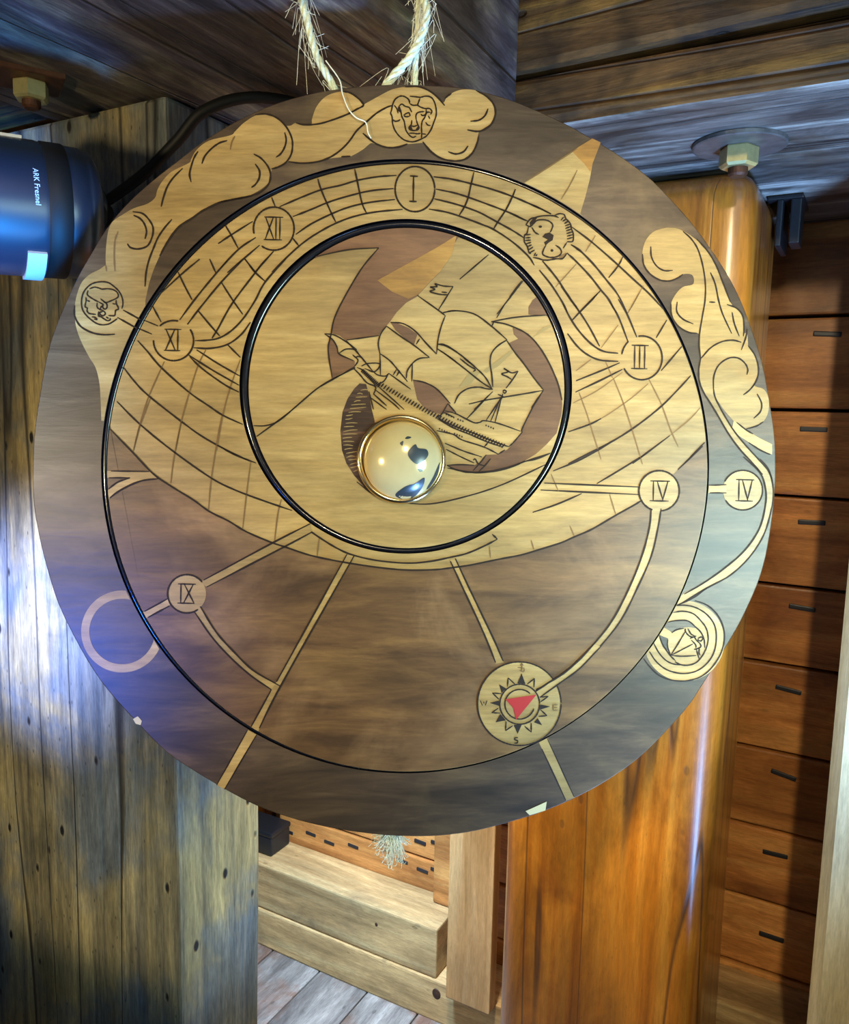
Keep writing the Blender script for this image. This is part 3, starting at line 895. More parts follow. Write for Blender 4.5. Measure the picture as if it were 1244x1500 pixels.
fill('cloud_scroll', ssm(rc_l) + ssm(rc_l2) + ssm(rc_r) + ssm(rc_r2), BI, outer, clip=clip_outer, label='pale curling clouds on the right')
fill('cloud_stem', ssm(S(900, 480, 250, [(650, 470), (700, 550), (760, 650), (830, 770), (910, 880), (1000, 980), (1080, 1070)])) + ssm(S(900, 480, 250, [(1150, 1130), (1120, 1040), (1050, 960), (950, 850), (870, 750), (780, 610), (735, 500)])), BI, outer, clip=clip_outer)
fill('cloud_stem', ssm(S(900, 480, 250, [(870, 680), (960, 740), (1050, 800), (1150, 850)])) + ssm(S(900, 480, 250, [(1150, 925), (1050, 880), (980, 835), (900, 780), (860, 730)])), BI, outer)
band_o = S(780, 600, 360, [(1150, 250), (1200, 310), (1222, 420), (1210, 520), (1170, 640), (1100, 750), (1000, 840), (880, 905), (735, 990)])
band_i = S(780, 600, 360, [(1080, 240), (1150, 320), (1180, 400), (1180, 480), (1150, 600), (1080, 710), (980, 800), (860, 880), (745, 940)])
fill('strap_band', ssm(band_o) + ssm(band_i)[::-1], BI, outer, clip=clip_outer)
fill('numeral_medallion', circle(1088, 718, 29), BI, outer)
fill('medallion_neck', [(1036, 711), (1064, 710), (1064, 722), (1036, 722)], BI, outer, clip=clip_outer)
RL = [S(900, 320, 250, p) for p in (
    [(500, 95), (560, 150), (610, 230), (645, 350), (663, 480), (660, 600), (640, 720), (622, 830), (618, 930), (630, 1030)],
    [(265, 205), (270, 280), (305, 345), (360, 380), (425, 380)], [(205, 260), (215, 340), (260, 405), (330, 448), (400, 456), (460, 435), (500, 408)],
    [(600, 150), (680, 240), (740, 340), (780, 440), (815, 530), (845, 610)], [(700, 395), (735, 480), (760, 600), (790, 700), (855, 840)],
    [(458, 608), (455, 680), (500, 735), (575, 770)], [(412, 620), (418, 710), (465, 785), (540, 830), (600, 838)], [(690, 610), (735, 612)],
    [(858, 685), (875, 770), (910, 860)], [(820, 628), (890, 655), (935, 710), (945, 800), (940, 860)], [(968, 805), (960, 860), (925, 960)],
    [(632, 1020), (700, 945), (780, 900), (860, 888), (925, 903)], [(975, 928), (1025, 1000), (1050, 1090), (1040, 1170), (1000, 1240)],
    [(722, 1244), (725, 1150), (760, 1070), (830, 1020), (900, 1018), (950, 1055), (972, 1100), (965, 1140)])]
RL += [S(900, 480, 250, p) for p in (
    [(630, 220), (615, 310), (622, 400), (655, 480), (700, 550), (760, 650), (830, 770), (910, 880), (1000, 980), (1080, 1070)],
    [(722, 440), (735, 510), (790, 620), (870, 750), (950, 850), (1050, 960), (1120, 1040), (1150, 1120)], [(940, 490), (985, 455), (1025, 405)],
    [(1040, 482), (1072, 550), (1065, 610), (1015, 662)], [(890, 690), (960, 745), (1010, 775)], [(960, 738), (1040, 715), (1085, 685)], [(980, 838), (1060, 890), (1135, 925)])]
RL += [[(1089, 669), (1113, 692), (1121.5, 716), (1121.5, 739), (1113, 773), (1092, 805), (1063, 831), (1029, 855), (997, 873)],
       [(1113, 672), (1127, 690), (1133, 721), (1129, 750), (1118, 785), (1097, 817), (1069, 843), (1034, 862), (994, 886)]]
RL += [circle(1088, 718, 29, n=40, t0=-2.7, t1=2.75), [(1035, 711), (1064, 710)], [(1036, 722), (1064, 722)]]
lines('scroll_lines', RL, outer, 0, 2.3, clip=clip_outer)
def roman(txt, cx, cy, w, h, name, parent, z, lw=2.3):
    bm = bmesh.new()
    out = []
    n = {'I': 0.42, 'V': 1.0, 'X': 1.0}
    tot = sum(n[c] for c in txt)
    x = cx - w / 2
    for c in txt:
        cw = w * n[c] / tot
        if c == 'I':
            out.append([(x + cw / 2, cy - h / 2), (x + cw / 2 - 0.5, cy + h / 2)])
        elif c == 'V':
            out.append([(x + cw * 0.08, cy - h / 2), (x + cw * 0.55, cy + h / 2)])
            out.append([(x + cw * 0.95, cy - h / 2), (x + cw * 0.5, cy + h / 2)])
        else:
            out.append([(x + cw * 0.08, cy - h / 2), (x + cw * 0.95, cy + h / 2)])
            out.append([(x + cw * 0.92, cy - h / 2), (x + cw * 0.02, cy + h / 2)])
        x += cw
    out.append([(cx - w / 2 - 1, cy - h / 2), (cx + w / 2 + 2, cy - h / 2 + 0.6)])
    out.append([(cx - w / 2 - 2, cy + h / 2), (cx + w / 2, cy + h / 2 + 0.6)])
    return lines(name, out, parent, z, lw, smooth=False, label='numeral ' + txt)
roman('IV', 1091, 718, 24, 31, 'numeral', outer, 0)
# archer in rings
fill('archer_medallion', circle(1002.5, 939, 59, n=80), BI, outer, clip=clip_outer, label='pale ringed medallion with an archer')
fill('medallion_shade', S(930, 870, 140, [(370, 430), (430, 365), (550, 345), (690, 350), (790, 420), (800, 445), (700, 430), (600, 440), (530, 470), (485, 505), (440, 470)]), M['ring_stain'], outer, 0.0002, clip=clip_outer)
fill('medallion_shade', S(930, 870, 140, [(325, 535), (435, 580), (425, 650), (430, 740), (380, 690), (345, 620)]), M['ring_stain'], outer, 0.0002, clip=clip_outer)
AR = [S(930, 870, 140, p) for p in (
    [(100, 820), (180, 930), (290, 1040), (420, 1105), (560, 1130), (700, 1125), (850, 1080), (980, 980), (1090, 830), (1150, 680), (1165, 520), (1130, 370), (1050, 240), (930, 140), (780, 85)],
    [(190, 750), (270, 870), (380, 965), (500, 1015), (640, 1035), (780, 1010), (900, 940), (1000, 820), (1050, 680), (1060, 520), (1030, 390), (950, 280), (850, 205), (740, 160), (620, 145), (530, 155)],
    [(245, 640), (310, 760), (400, 860), (500, 910), (600, 920), (620, 925)], [(520, 880), (600, 920), (700, 925), (800, 890), (880, 800), (930, 700), (955, 580), (930, 450), (860, 350), (780, 270), (700, 235), (600, 225), (480, 245)],
    [(430, 365), (550, 345), (690, 350), (790, 430), (860, 500), (900, 590), (910, 700)],
    [(480, 505), (540, 465), (640, 445)], [(320, 540), (345, 620), (380, 690), (460, 800), (530, 870)], [(430, 590), (425, 680), (465, 800)],
    [(655, 490), (560, 650), (465, 800)], [(465, 800), (620, 720), (755, 650)], [(480, 800), (620, 810), (800, 800)],
    [(655, 450), (660, 490), (700, 540), (750, 560), (800, 545)], [(690, 450), (730, 520), (780, 545)], [(715, 580), (770, 560), (800, 600), (850, 650), (855, 690), (800, 715), (770, 720)],
    [(735, 600), (790, 660), (795, 700)], [(800, 720), (820, 790), (835, 840)], [(840, 690), (835, 760), (850, 800)], [(820, 580), (860, 560), (885, 575), (860, 610), (825, 600), (820, 580)])]
lines('archer_emblem', AR, outer, 0, 2.1, clip=clip_outer)
lines('strap_edge', [S(780, 600, 360, [(730, 990), (810, 955), (880, 905)])], outer, 0, 2.2, clip=clip_outer)
# ring cut by the middle disc, straps on the lower ring
rp = circle(179, 925, 60, n=80)
ro = [p for p in circle(179, 925, 60, n=160) if ell_r(HO, p) > 1.001]
def ring_open(cx, cy, r0, r1, e, n=200):
    A = [(-math.pi + 2 * math.pi * i / n) for i in range(n)]
    # start the sweep inside the hole so the open arc is one run
    inside = [t for t in A if ell_r(e, (cx + r0 * math.cos(t), cy + r0 * math.sin(t))) < 1]
    t0 = sum(inside) / len(inside)
    A = [t0 + 2 * math.pi * i / n for i in range(n)]
    o = [(cx + r0 * math.cos(t), cy + r0 * math.sin(t)) for t in A]
    i_ = [(cx + r1 * math.cos(t), cy + r1 * math.sin(t)) for t in A]
    o = [p for p in o if ell_r(e, p) > 1.0005]
    i_ = [p for p in i_ if ell_r(e, p) > 1.0005]
    return o + i_[::-1]
fill('open_ring', ring_open(179, 925, 60, 48, HO), BI, outer)
fill('strap_end', [(363, 1069), (376, 1076), (329, 1156), (317.5, 1150)], BI, outer, clip=clip_outer)
fill('strap_end', [(788, 1084), (801.6, 1079), (842, 1168), (829, 1173)], BI, outer, clip=clip_outer)
lines('strap_edge', [[(363, 1069), (317.5, 1150)], [(376, 1076), (329, 1156)], [(789, 1086), (829, 1172)], [(801.6, 1081), (841, 1167)]], outer, 0, 1.8, 'line', clip=clip_outer)
for k, (pts) in enumerate(([(195, 1053), (202, 1049), (208, 1056), (206, 1062), (199, 1060)], [(770, 1188), (801, 1174), (799, 1187), (776, 1194)])):
    fill('bare_chip', pts, M['chip'], outer, 0.0001)

# ---- middle disc ------------------------------------------------------------
ZM = 0.0006
lid = S(140, 560, 320, [(60, 240), (215, 400), (330, 520), (430, 590), (560, 670), (650, 735), (760, 790), (860, 850), (1000, 910), (1090, 940), (1230, 986)]) + \
      S(340, 700, 320, [(640, 480), (840, 510), (1000, 524), (1150, 522)]) + S(600, 680, 260, [(290, 725), (430, 705), (600, 670), (780, 635), (900, 600), (1060, 550), (1150, 510)]) + \
      S(780, 600, 360, [(300, 605), (420, 535), (510, 485), (550, 460)])
dark = ssm(lid) + [(950, 745), (990, 700), (985.5, 695.5), (1012, 670), (1036, 644)] + ell_arc(MD, (1037, 645), (156, 622), long=False)
# the lower field runs round the bottom of the disc
dark = ssm(lid) + [(960, 735), (985.5, 695.5), (1012, 670), (1036, 644)]
a0, a1 = ell_ang(MD, (1036, 644)), ell_ang(MD, (156, 622))
a1 = a1 if a1 > a0 else a1 + 2 * math.pi
dark += [ell_pt(MD, a0 + (a1 - a0) * i / 160) for i in range(1, 160)]
fill('lower_field', dark, M['stain'], mid, ZM, clip=keep_in(MD, 0.9985), label='dark stained field below the eye')
Z1 = ZM + 0.0003
fill('branch_strap', [(155.4, 690), (219.7, 690.7), (234, 701), (209.5, 704), (189, 711.8), (171, 722), (156.7, 733.6), (156, 719.5), (173.4, 706.6), (191.4, 700), (155.4, 700)], BI, mid, Z1, clip=keep_in(MD, 0.9985))
fill('strap', [(294.3, 852), (397, 796.6), (455, 767), (457, 778), (448.6, 783.8), (415, 801.8), (303.3, 859.6)], BI, mid, Z1)
fill('strap', [(207.6, 898), (246, 877), (250, 886.5), (212.7, 906.6)], BI, mid, Z1, clip=keep_in(MD, 0.9985))
fill('strap', ssm([(293, 887), (317, 925), (341, 952), (371, 981), (410, 1004.5)]) + ssm([(398, 1009.6), (368, 989), (337.6, 962), (310.6, 932), (284, 894)]), BI, mid, Z1)
fill('strap', [(508.5, 812), (405.6, 998), (398, 1009.6), (363, 1074), (374, 1080), (412, 1003.5), (518.8, 814.5)], BI, mid, Z1, clip=keep_in(MD, 0.9985))
fill('strap', [(658.5, 818), (679.4, 864), (700, 908), (714, 940), (726, 972), (738, 970), (725, 940), (704.5, 897), (683.6, 853.5), (667, 817)], BI, mid, Z1)
down_l = [(953.6, 745), (950.7, 773.6), (939, 817), (919, 866), (895.8, 909.7), (869.7, 943), (848, 966), (825, 986), (804, 999), (784.7, 1012)]
down_r = [(968, 745), (963.8, 770.7), (953.6, 814), (933.4, 860.5), (910, 906.8), (879, 946.5), (848, 979), (821.4, 998.4), (790.5, 1020.6)]
fill('strap', ssm(down_l[:6]) + ssm(down_r[:6])[::-1], BI, mid, Z1)
fill('numeral_medallion', circle(274.5, 869.5, 28), BI, mid, Z1)
fill('numeral_medallion', circle(965, 719, 29.5), BI, mid, Z1)
ED = [lid, [(155.4, 690), (219.7, 690.7)], [(234, 701), (209.5, 704), (189, 711.8), (171, 722), (157, 733.6)], [(191.4, 700), (156, 700)], [(191.4, 700), (173, 706.6), (157, 719)],
      [(299, 849.5), (397, 796.6), (455, 767)], [(303.3, 859.6), (415, 801.8), (456, 780)], [(207.6, 898), (246, 877)], [(212.7, 906.6), (249, 887)],
      [(294, 888), (317, 925), (341, 952), (371, 981), (411, 1004.5)], [(285, 895), (310.6, 932), (337.6, 962), (368, 989), (398, 1009.6)],
      [(508.5, 812), (405.6, 998)], [(518.8, 814.5), (412, 1003.5), (375, 1077)], [(398, 1009.6), (364, 1072)],
      [(660, 822), (679.4, 864), (700, 908), (714, 940), (726, 970)], [(667, 818), (683.6, 853.5), (704.5, 897), (725, 940), (737, 968)],
      down_l, down_r, circle(274.5, 869.5, 28, n=44, t0=0.95, t1=5.75), circle(965, 719, 29.5, n=44, t0=1.9, t1=1.9 + 6.0)]
lines('strap_edges', ED, mid, Z1, 2.6, clip=keep_in(MD, 0.9985))
roman('IX', 274, 869, 23, 28, 'numeral', mid, Z1)
roman('IV', 966, 719, 26, 29, 'numeral', mid, Z1)
roman('I', 606, 277, 9, 37, 'numeral', mid, ZM, 2.8)
roman('XII', 401, 335, 25, 33, 'numeral', mid, ZM)
roman('XI', 253.5, 498, 22, 31, 'numeral', mid, ZM)
roman('III', 937, 523, 22, 34, 'numeral', mid, ZM)
g1 = [S(320, 120, 280, p) for p in (
    [(400, 815), (540, 755), (670, 705), (800, 675), (900, 645), (1040, 620), (1160, 612)], [(485, 880), (600, 835), (720, 785), (850, 745), (990, 712), (1140, 697)],
    [(505, 995), (600, 930), (730, 865), (860, 815), (1000, 785), (1150, 768)], [(350, 1240), (440, 1150), (540, 1060), (640, 990), (760, 925), (880, 880), (1020, 850), (1200, 832)],
    [(645, 620), (670, 705), (735, 855), (765, 915)], [(888, 570), (905, 650), (935, 790), (965, 858)], [(340, 735), (372, 815)], [(485, 1020), (525, 1070)],
    [(245, 1015), (135, 1090), (0, 1230)], [(270, 1065), (170, 1150), (60, 1244)], [(225, 910), (90, 995), (0, 1055)], [(40, 925), (85, 1000), (130, 1085)], [(170, 1150), (240, 1240)], [(360, 1105), (240, 1240)])]
g1 += [circle(401.5, 335.6, 29.7, 31.5, n=44, t0=2.55 + 0.35, t1=2.45 + 6.28 - 0.1), circle(608, 277.7, 29, 33, n=49, t0=0, t1=6.4), circle(254.8, 499.3, 29.3, n=44, t0=-0.6, t1=3.25), circle(254.8, 499.3, 29.3, n=20, t0=3.95, t1=5.0)]
g1 += [S(140, 380, 280, p) for p in (
    [(550, 395), (650, 260), (785, 95), (870, 0)], [(600, 425), (680, 320), (820, 150), (960, 5)], [(265, 365), (290, 385), (410, 435)], [(255, 440), (280, 450), (370, 488)],
    [(650, 530), (720, 528), (800, 515), (880, 470), (960, 390), (1040, 270), (1105, 150), (1240, 0)], [(640, 577), (750, 580), (860, 555), (950, 490), (1010, 410)],
    [(365, 280), (560, 100), (680, 0)], [(530, 65), (580, 170), (630, 265)], [(365, 290), (430, 410)], [(745, 0), (785, 90)], [(820, 150), (890, 260), (960, 360)],
    [(665, 330), (740, 420), (810, 500)], [(860, 555), (945, 640)], [(975, 0), (1040, 85), (1105, 145)], [(1110, 0), (1040, 90), (890, 290), (800, 450), (760, 515)],
    [(660, 590), (800, 680), (940, 760)], [(610, 625), (760, 720), (935, 820)], [(615, 635), (700, 715), (840, 815), (935, 865)],
    [(245, 495), (340, 600), (430, 705), (610, 865), (740, 955), (830, 1015), (960, 1075)], [(170, 685), (260, 800), (350, 890), (560, 1055), (700, 1155), (860, 1244), (1000, 1310)])]
g1 += [S(140, 560, 320, p) for p in ([(100, 85), (250, 235), (440, 390), (660, 545), (800, 615), (960, 675), (1120, 730)], [(690, 355), (800, 415), (915, 460)])]
g1 += [[(448, 773), (468.6, 787.5), (494, 803), (517.5, 813), (553.5, 821), (597, 824.7), (631, 822), (660.6, 816), (683.6, 810.6), (708.7, 800), (728.5, 789.7)], [(728.5, 789.7), (721, 782.4)]]
g1 += [S(580, 110, 280, p) for p in (
    [(245, 665), (360, 680), (490, 710), (620, 745), (750, 790), (880, 845), (1010, 905)], [(260, 745), (380, 770), (470, 798), (600, 845), (730, 895), (850, 950)],
    [(250, 808), (360, 835), (450, 862), (550, 900), (660, 960), (760, 1015), (830, 1060)], [(215, 875), (330, 895), (440, 930), (560, 975), (640, 1010), (760, 1090), (860, 1180), (900, 1240)],
    [(512, 620), (490, 710), (470, 800), (445, 862), (412, 915)], [(778, 745), (755, 800), (715, 880), (665, 955), (632, 1010)])]
g1 += [S(790, 180, 280, p) for p in (
    [(0, 455), (140, 530), (260, 600), (400, 725), (540, 850), (650, 960), (740, 1080), (830, 1220)],
    [(210, 680), (330, 770), (470, 890), (600, 1010), (720, 1120), (820, 1230)], [(205, 795), (260, 830), (350, 920), (440, 1030), (510, 1120), (570, 1240)],
    [(180, 850), (240, 905), (330, 1000), (400, 1090), (450, 1150), (500, 1240)], [(20, 900), (110, 1010), (190, 1130), (265, 1235)], [(0, 960), (80, 1060), (150, 1170), (185, 1240)],
    [(545, 870), (510, 935), (450, 1010)], [(395, 1095), (265, 1235)])]
g1 += [S(780, 420, 260, p) for p in (
    [(600, 90), (660, 190), (730, 355)], [(540, 110), (600, 210), (670, 390)], [(200, 0), (330, 180), (400, 290), (470, 420)], [(210, 120), (275, 240), (340, 330), (420, 410), (500, 455), (600, 468)],
    [(245, 330), (310, 415), (380, 475), (470, 515), (600, 525)], [(475, 30), (330, 180), (275, 240)], [(940, 235), (865, 360)],
    [(305, 660), (480, 590), (610, 535)], [(300, 740), (480, 655), (630, 580)],
    [(250, 1018), (400, 965), (480, 925)], [(900, 590), (1045, 420)], [(250, 1240), (450, 1140), (600, 1060), (750, 960), (900, 840), (1020, 720), (1125, 605)], [(700, 1240), (800, 1165), (960, 1045)], [(1060, 1244), (1225, 1070)])]
g1 += [circle(939.9, 524.5, 29.7, 32, n=44, t0=-1.75, t1=2.75), circle(939.9, 524.5, 29.7, 32, n=14, t0=3.3, t1=4.05)]
g1 += [[(797, 707.6), (936, 713.4)], [(791.6, 717.8), (935, 724.4)], [(780, 750.5), (814.7, 739), (852, 723)], [(992.7, 688), (1029, 653.6)], [(810, 690), (852, 672.4), (895.8, 647.8)], [(874, 708.5), (910, 687), (947, 664)]]
lines('grid_lines', g1, mid, ZM, 2.6, clip=clip_mid, label='burnt grid lines of the eye')
g2 = [S(140, 380, 280, p) for p in ([(450, 665), (350, 890), (290, 1080), (250, 1240)], [(720, 590), (670, 690), (615, 860), (560, 1055), (525, 1240)], [(945, 650), (880, 830), (830, 1015), (790, 1244)])]
g2 += [S(140, 560, 320, p) for p in ([(320, 80), (260, 235), (215, 400)], [(490, 230), (450, 420), (430, 575)], [(720, 190), (690, 360), (660, 560), (645, 725)], [(885, 455), (860, 650), (840, 830)], [(1060, 665), (1040, 750), (1020, 910)])]
g2 += [[(468, 788.7), (464.7, 815.7)]]
g2 += [S(790, 180, 280, p) for p in ([(365, 735), (300, 840)], [(690, 1035), (575, 1240)], [(240, 920), (105, 1070)])]
g2 += [S(780, 420, 260, p) for p in ([(755, 35), (665, 190)], [(600, 270), (480, 430)], [(285, 815), (450, 730), (630, 600)], [(480, 925), (560, 875), (700, 775), (810, 680)], [(960, 1045), (1100, 930), (1190, 830)],
                                     [(325, 740), (380, 890), (440, 1080), (480, 1210)], [(565, 640), (630, 800), (700, 1010), (770, 1244)], [(815, 650), (900, 820), (970, 1010), (1020, 1120)], [(305, 590), (410, 510)], [(510, 525), (560, 640)])]
g2 += [[(893, 724.4), (901.5, 753)], [(835, 770.7), (841, 785)], [(717, 800), (718.5, 817)], [(778, 791), (782, 805)], [(807, 694), (818, 720)]]
lines('faint_grid_lines', g2, mid, ZM, 1.9, 'faint', clip=clip_mid)
# two fish in a ring
FI = [S(750, 300, 100, p) for p in (
    [(380, 250), (520, 215), (650, 205), (760, 210), (850, 240)], [(250, 375), (330, 270), (430, 235)], [(250, 375), (340, 400), (440, 300), (550, 280), (660, 300), (740, 370), (720, 460), (690, 510)],
    [(360, 420), (420, 510), (490, 548)], [(300, 410), (270, 530), (230, 560), (225, 680), (280, 770), (310, 880), (350, 890)], [(380, 965), (480, 985), (560, 1010), (660, 1015), (800, 990), (920, 985), (1000, 890)],
    [(790, 740), (870, 800), (900, 870), (860, 930), (760, 965), (660, 960), (560, 910), (575, 820), (620, 740)], [(770, 200), (870, 170), (950, 190), (980, 260), (1060, 350), (1080, 440), (1115, 540), (1105, 670), (1000, 680)],
    [(1000, 690), (930, 800)],
    [(240, 560), (340, 545)], [(240, 610), (340, 605)], [(235, 660), (345, 650)], [(250, 720), (350, 690)], [(280, 770), (360, 735)], [(300, 830), (385, 775)], [(320, 880), (415, 830)], [(400, 940), (430, 880)], [(430, 940), (460, 910)],
    [(890, 290), (940, 230)], [(920, 310), (980, 270)], [(950, 350), (1020, 310)], [(965, 390), (1060, 360)], [(970, 440), (1075, 400)], [(985, 480), (1085, 450)], [(990, 530), (1100, 500)], [(1000, 580), (1110, 550)], [(1000, 630), (1110, 600)],
    [(1090, 740), (1244, 860)], [(340, 0), (560, 100), (710, 180)], [(0, 180), (160, 255), (300, 310)])]
lines('fish_emblem', FI, mid, ZM, 2.2, label='emblem of two fish')
fill('fish_shade', S(750, 300, 100, [(330, 390), (320, 330), (390, 250), (460, 240), (410, 320)]), M['line'], mid, ZM)
fill('fish_shade', S(750, 300, 100, [(550, 590), (600, 530), (680, 510), (760, 560), (740, 650), (660, 700), (610, 750), (580, 690), (650, 640)]), M['line'], mid, ZM)
fill('fish_shade', S(750, 300, 100, [(860, 930), (980, 880), (1000, 900), (920, 985), (850, 970)]), M['faint'], mid, ZM)
fill('fish_eye', circle(*S(750, 300, 100, [(515, 405)])[0], 2.6, 1.8, n=12), M['line'], mid, ZM)
fill('fish_eye', circle(*S(750, 300, 100, [(728, 838)])[0], 2.2, 2.0, n=12), M['line'], mid, ZM)

# ---- compass ----------------------------------------------------------------
ZC = ZM + 0.0007
bm = bmesh.new()
plate_bm(bm, circle(760.6, 1030, 61.4, n=72), ZC, 0.0008)
comp = from_bm('compass_plate', bm, BI, dial)
comp['label'] = 'round pale compass plate'
cs = lambda pts: S(640, 900, 240, pts)
fill('needle', cs([(520, 640), (755, 605), (600, 795), (580, 710)]), M['red'], comp, ZC + 0.0003, label='red arrow head')
cc = (628, 678)
tips = [((642, 445), (610, 520), (672, 525), 1), ((540, 478), (535, 545), (590, 525), 0), ((740, 482), (685, 525), (735, 550), 0), ((472, 528), (490, 590), (528, 560), 1), ((755, 560), (800, 540), (745, 580), 1),
        ((420, 592), (470, 640), (490, 598), 0), ((400, 668), (470, 650), (475, 692), 1), ((415, 742), (465, 708), (480, 745), 0), ((445, 815), (482, 752), (522, 800), 1), ((520, 878), (525, 808), (575, 840), 0),
        ((612, 902), (582, 835), (645, 830), 1), ((716, 890), (665, 845), (715, 820), 0), ((798, 838), (735, 815), (765, 785), 1), ((835, 765), (770, 770), (785, 720), 0), ((860, 695), (780, 720), (785, 680), 1), ((845, 618), (785, 660), (780, 625), 0)]
for tip, b0, b1, solid in tips:
    if solid:
        fill('star_point', cs([tip, b0, b1]), M['line'], comp, ZC + 0.0002)
TL = []
for tip, b0, b1, solid in tips:
    if not solid:
        TL.append(cs([b0, tip]))
        TL.append(cs([tip, b1]))
ring = lambda r, a0=0.0, a1=6.4: cs(circle(cc[0], cc[1], r, n=50, t0=a0, t1=a1))
lines('rose_lines', TL + [ring(151), ring(112, 0.3, 5.6), circle(760.6, 1030, 61.0, n=80, t1=6.35)], comp, ZC, 2.0)
fill('pointer_strap', ssm(down_l[5:]) + ssm(down_r[5:])[::-1], BI, comp, ZC + 0.00025)
lines('strap_edges', [down_l[5:], down_r[5:]], comp, ZC + 0.0003, 2.3)
lines('letter', [cs(p) for p in ([(330, 650), (345, 688), (355, 660), (368, 685), (380, 650)],)], comp, ZC, 2.0, smooth=False, label='letter W')
lines('letter', [cs(p) for p in ([(615, 930), (595, 932), (590, 945), (612, 955), (608, 970), (585, 972)],)], comp, ZC, 2.0, label='letter S')
lines('letter', [cs(p) for p in ([(882, 680), (882, 725)], [(882, 682), (915, 682)], [(882, 702), (912, 702)], [(882, 724), (915, 722)])], comp, ZC, 1.9, 'faint', smooth=False, label='letter E')
lines('letter', [cs(p) for p in ([(643, 360), (643, 425)], [(610, 398), (665, 405)], [(625, 420), (655, 432), (665, 412)], [(630, 385), (643, 372), (655, 385)])], comp, ZC, 1.9, 'faint', label='north mark')

# ---- inner disc: the ship under stormy sky ----------------------------------
ZI = 0.0002
SK = S(470, 400, 200, [(90, 545), (170, 570), (225, 610), (530, 570), (550, 530), (600, 480), (635, 440), (690, 360), (780, 270), (870, 220), (900, 190), (1000, 80), (1080, 0)])
sky = [(461, 379), (480, 371), (510.8, 366), (556, 363), (541, 380), (531, 393), (508.8, 430), (493, 462), (486, 484)] + SK + [(655.4, 372), (673, 346)]
sky += ell_arc(ID, (673, 340), (461, 372))
fill('stormy_sky', sky, M['sky_stain'], inn, ZI, clip=clip_in, label='brown stained sky')
fill('light_beam', [(553, 411), (600, 385), (640, 363), (669, 345), (662, 374), (645, 398), (630, 413), (614, 431), (598, 438), (575, 428)], M['tan_stain'], inn, ZI + 0.00015, clip=clip_in)
fill('sky_patch', S(470, 400, 200, [(75, 590), (130, 640), (165, 740), (310, 800), (310, 850), (100, 960), (75, 780)]), M['sky_stain'], inn, ZI)
fill('sea_shade', S(350, 560, 200, [(1100, 10), (1160, 15), (1190, 130), (1210, 240), (1235, 340), (1244, 420), (1180, 500), (1130, 640), (1130, 760), (1170, 880), (1250, 980), (1290, 1040), (1244, 1035), (1150, 960), (1050, 850), (980, 740), (940, 620), (925, 440), (945, 270), (990, 150), (1050, 60)]), M['sea_stain'], inn, ZI)
HS = []
for i in range(26):
    y = 572 + i * 5.4
    x0 = 500 + 0.0052 * (y - 640) ** 2 + random.uniform(2, 5)
    x0 = max(x0, 502)
    x1 = min(x0 + random.uniform(8, 24), 541 if y < 620 else 524)
    if x1 > x0 + 4:
        HS.append([(x0, y + random.uniform(-1, 1)), ((x0 + x1) / 2, y - 1.2), (x1, y - random.uniform(0, 3))])
lines('sea_hatching', HS, inn, ZI, 1.3, 'soft')
fill('sail_shade', S(470, 400, 200, [(635, 452), (700, 458), (800, 500), (880, 560), (850, 655), (760, 590), (680, 520)]), M['sky_stain'], inn, ZI)
fill('sail_shade', [(605, 557), (622.8, 560.8), (640.5, 570.5), (656, 588), (666, 603), (647.4, 607), (627, 603), (611, 585)], M['sky_stain'], inn, ZI)
cres = S(640, 400, 200, [(690, 500), (760, 520), (850, 580), (930, 670), (1000, 780), (1060, 900), (1110, 1030), (1140, 1160)]) + \
       S(640, 540, 200, [(1143, 330), (1135, 420), (1090, 590), (1000, 690), (900, 780), (800, 840), (700, 890), (560, 930), (420, 945), (280, 945), (170, 920), (90, 880), (200, 875), (340, 880), (400, 850), (450, 785), (560, 780), (640, 740), (690, 690), (770, 590), (780, 540), (870, 350), (940, 240), (970, 190)]) + \
       S(640, 400, 200, [(850, 910), (720, 750), (650, 640), (740, 600), (700, 560)])
fill('crescent_sky', cres, M['sky_stain'], inn, ZI, clip=clip_in)
fill('sky_patch', S(640, 400, 200, [(835, 380), (835, 310), (870, 250), (920, 210), (1000, 290), (1040, 385)]), M['sky_stain'], inn, ZI, clip=clip_in)
for pts in ([(870, 590), (960, 500), (1030, 470), (1040, 490), (940, 550)], [(420, 890), (560, 790), (690, 690), (700, 720), (560, 850), (450, 910)], [(200, 1040), (300, 900), (400, 900), (300, 1020)]):
    fill('smudge', S(640, 400, 200, pts), M['soft'], inn, ZI)
SH = [S(350, 320, 500, p) for p in (
    [(280, 140), (400, 115), (510, 108)], [(510, 108), (450, 180), (395, 270), (350, 360), (335, 430), (326, 480), (340, 580)],
    [(925, 120), (805, 222)], [(1050, 210), (940, 350)], [(65, 795), (180, 710), (300, 610), (425, 545)], [(45, 755), (100, 755), (150, 735), (220, 675)],
    [(760, 910), (860, 925), (960, 912), (1060, 880), (1150, 850)], [(590, 1035), (700, 1040), (840, 1010), (960, 970), (1080, 915), (1130, 890)], [(430, 960), (500, 1010), (590, 1035)])]
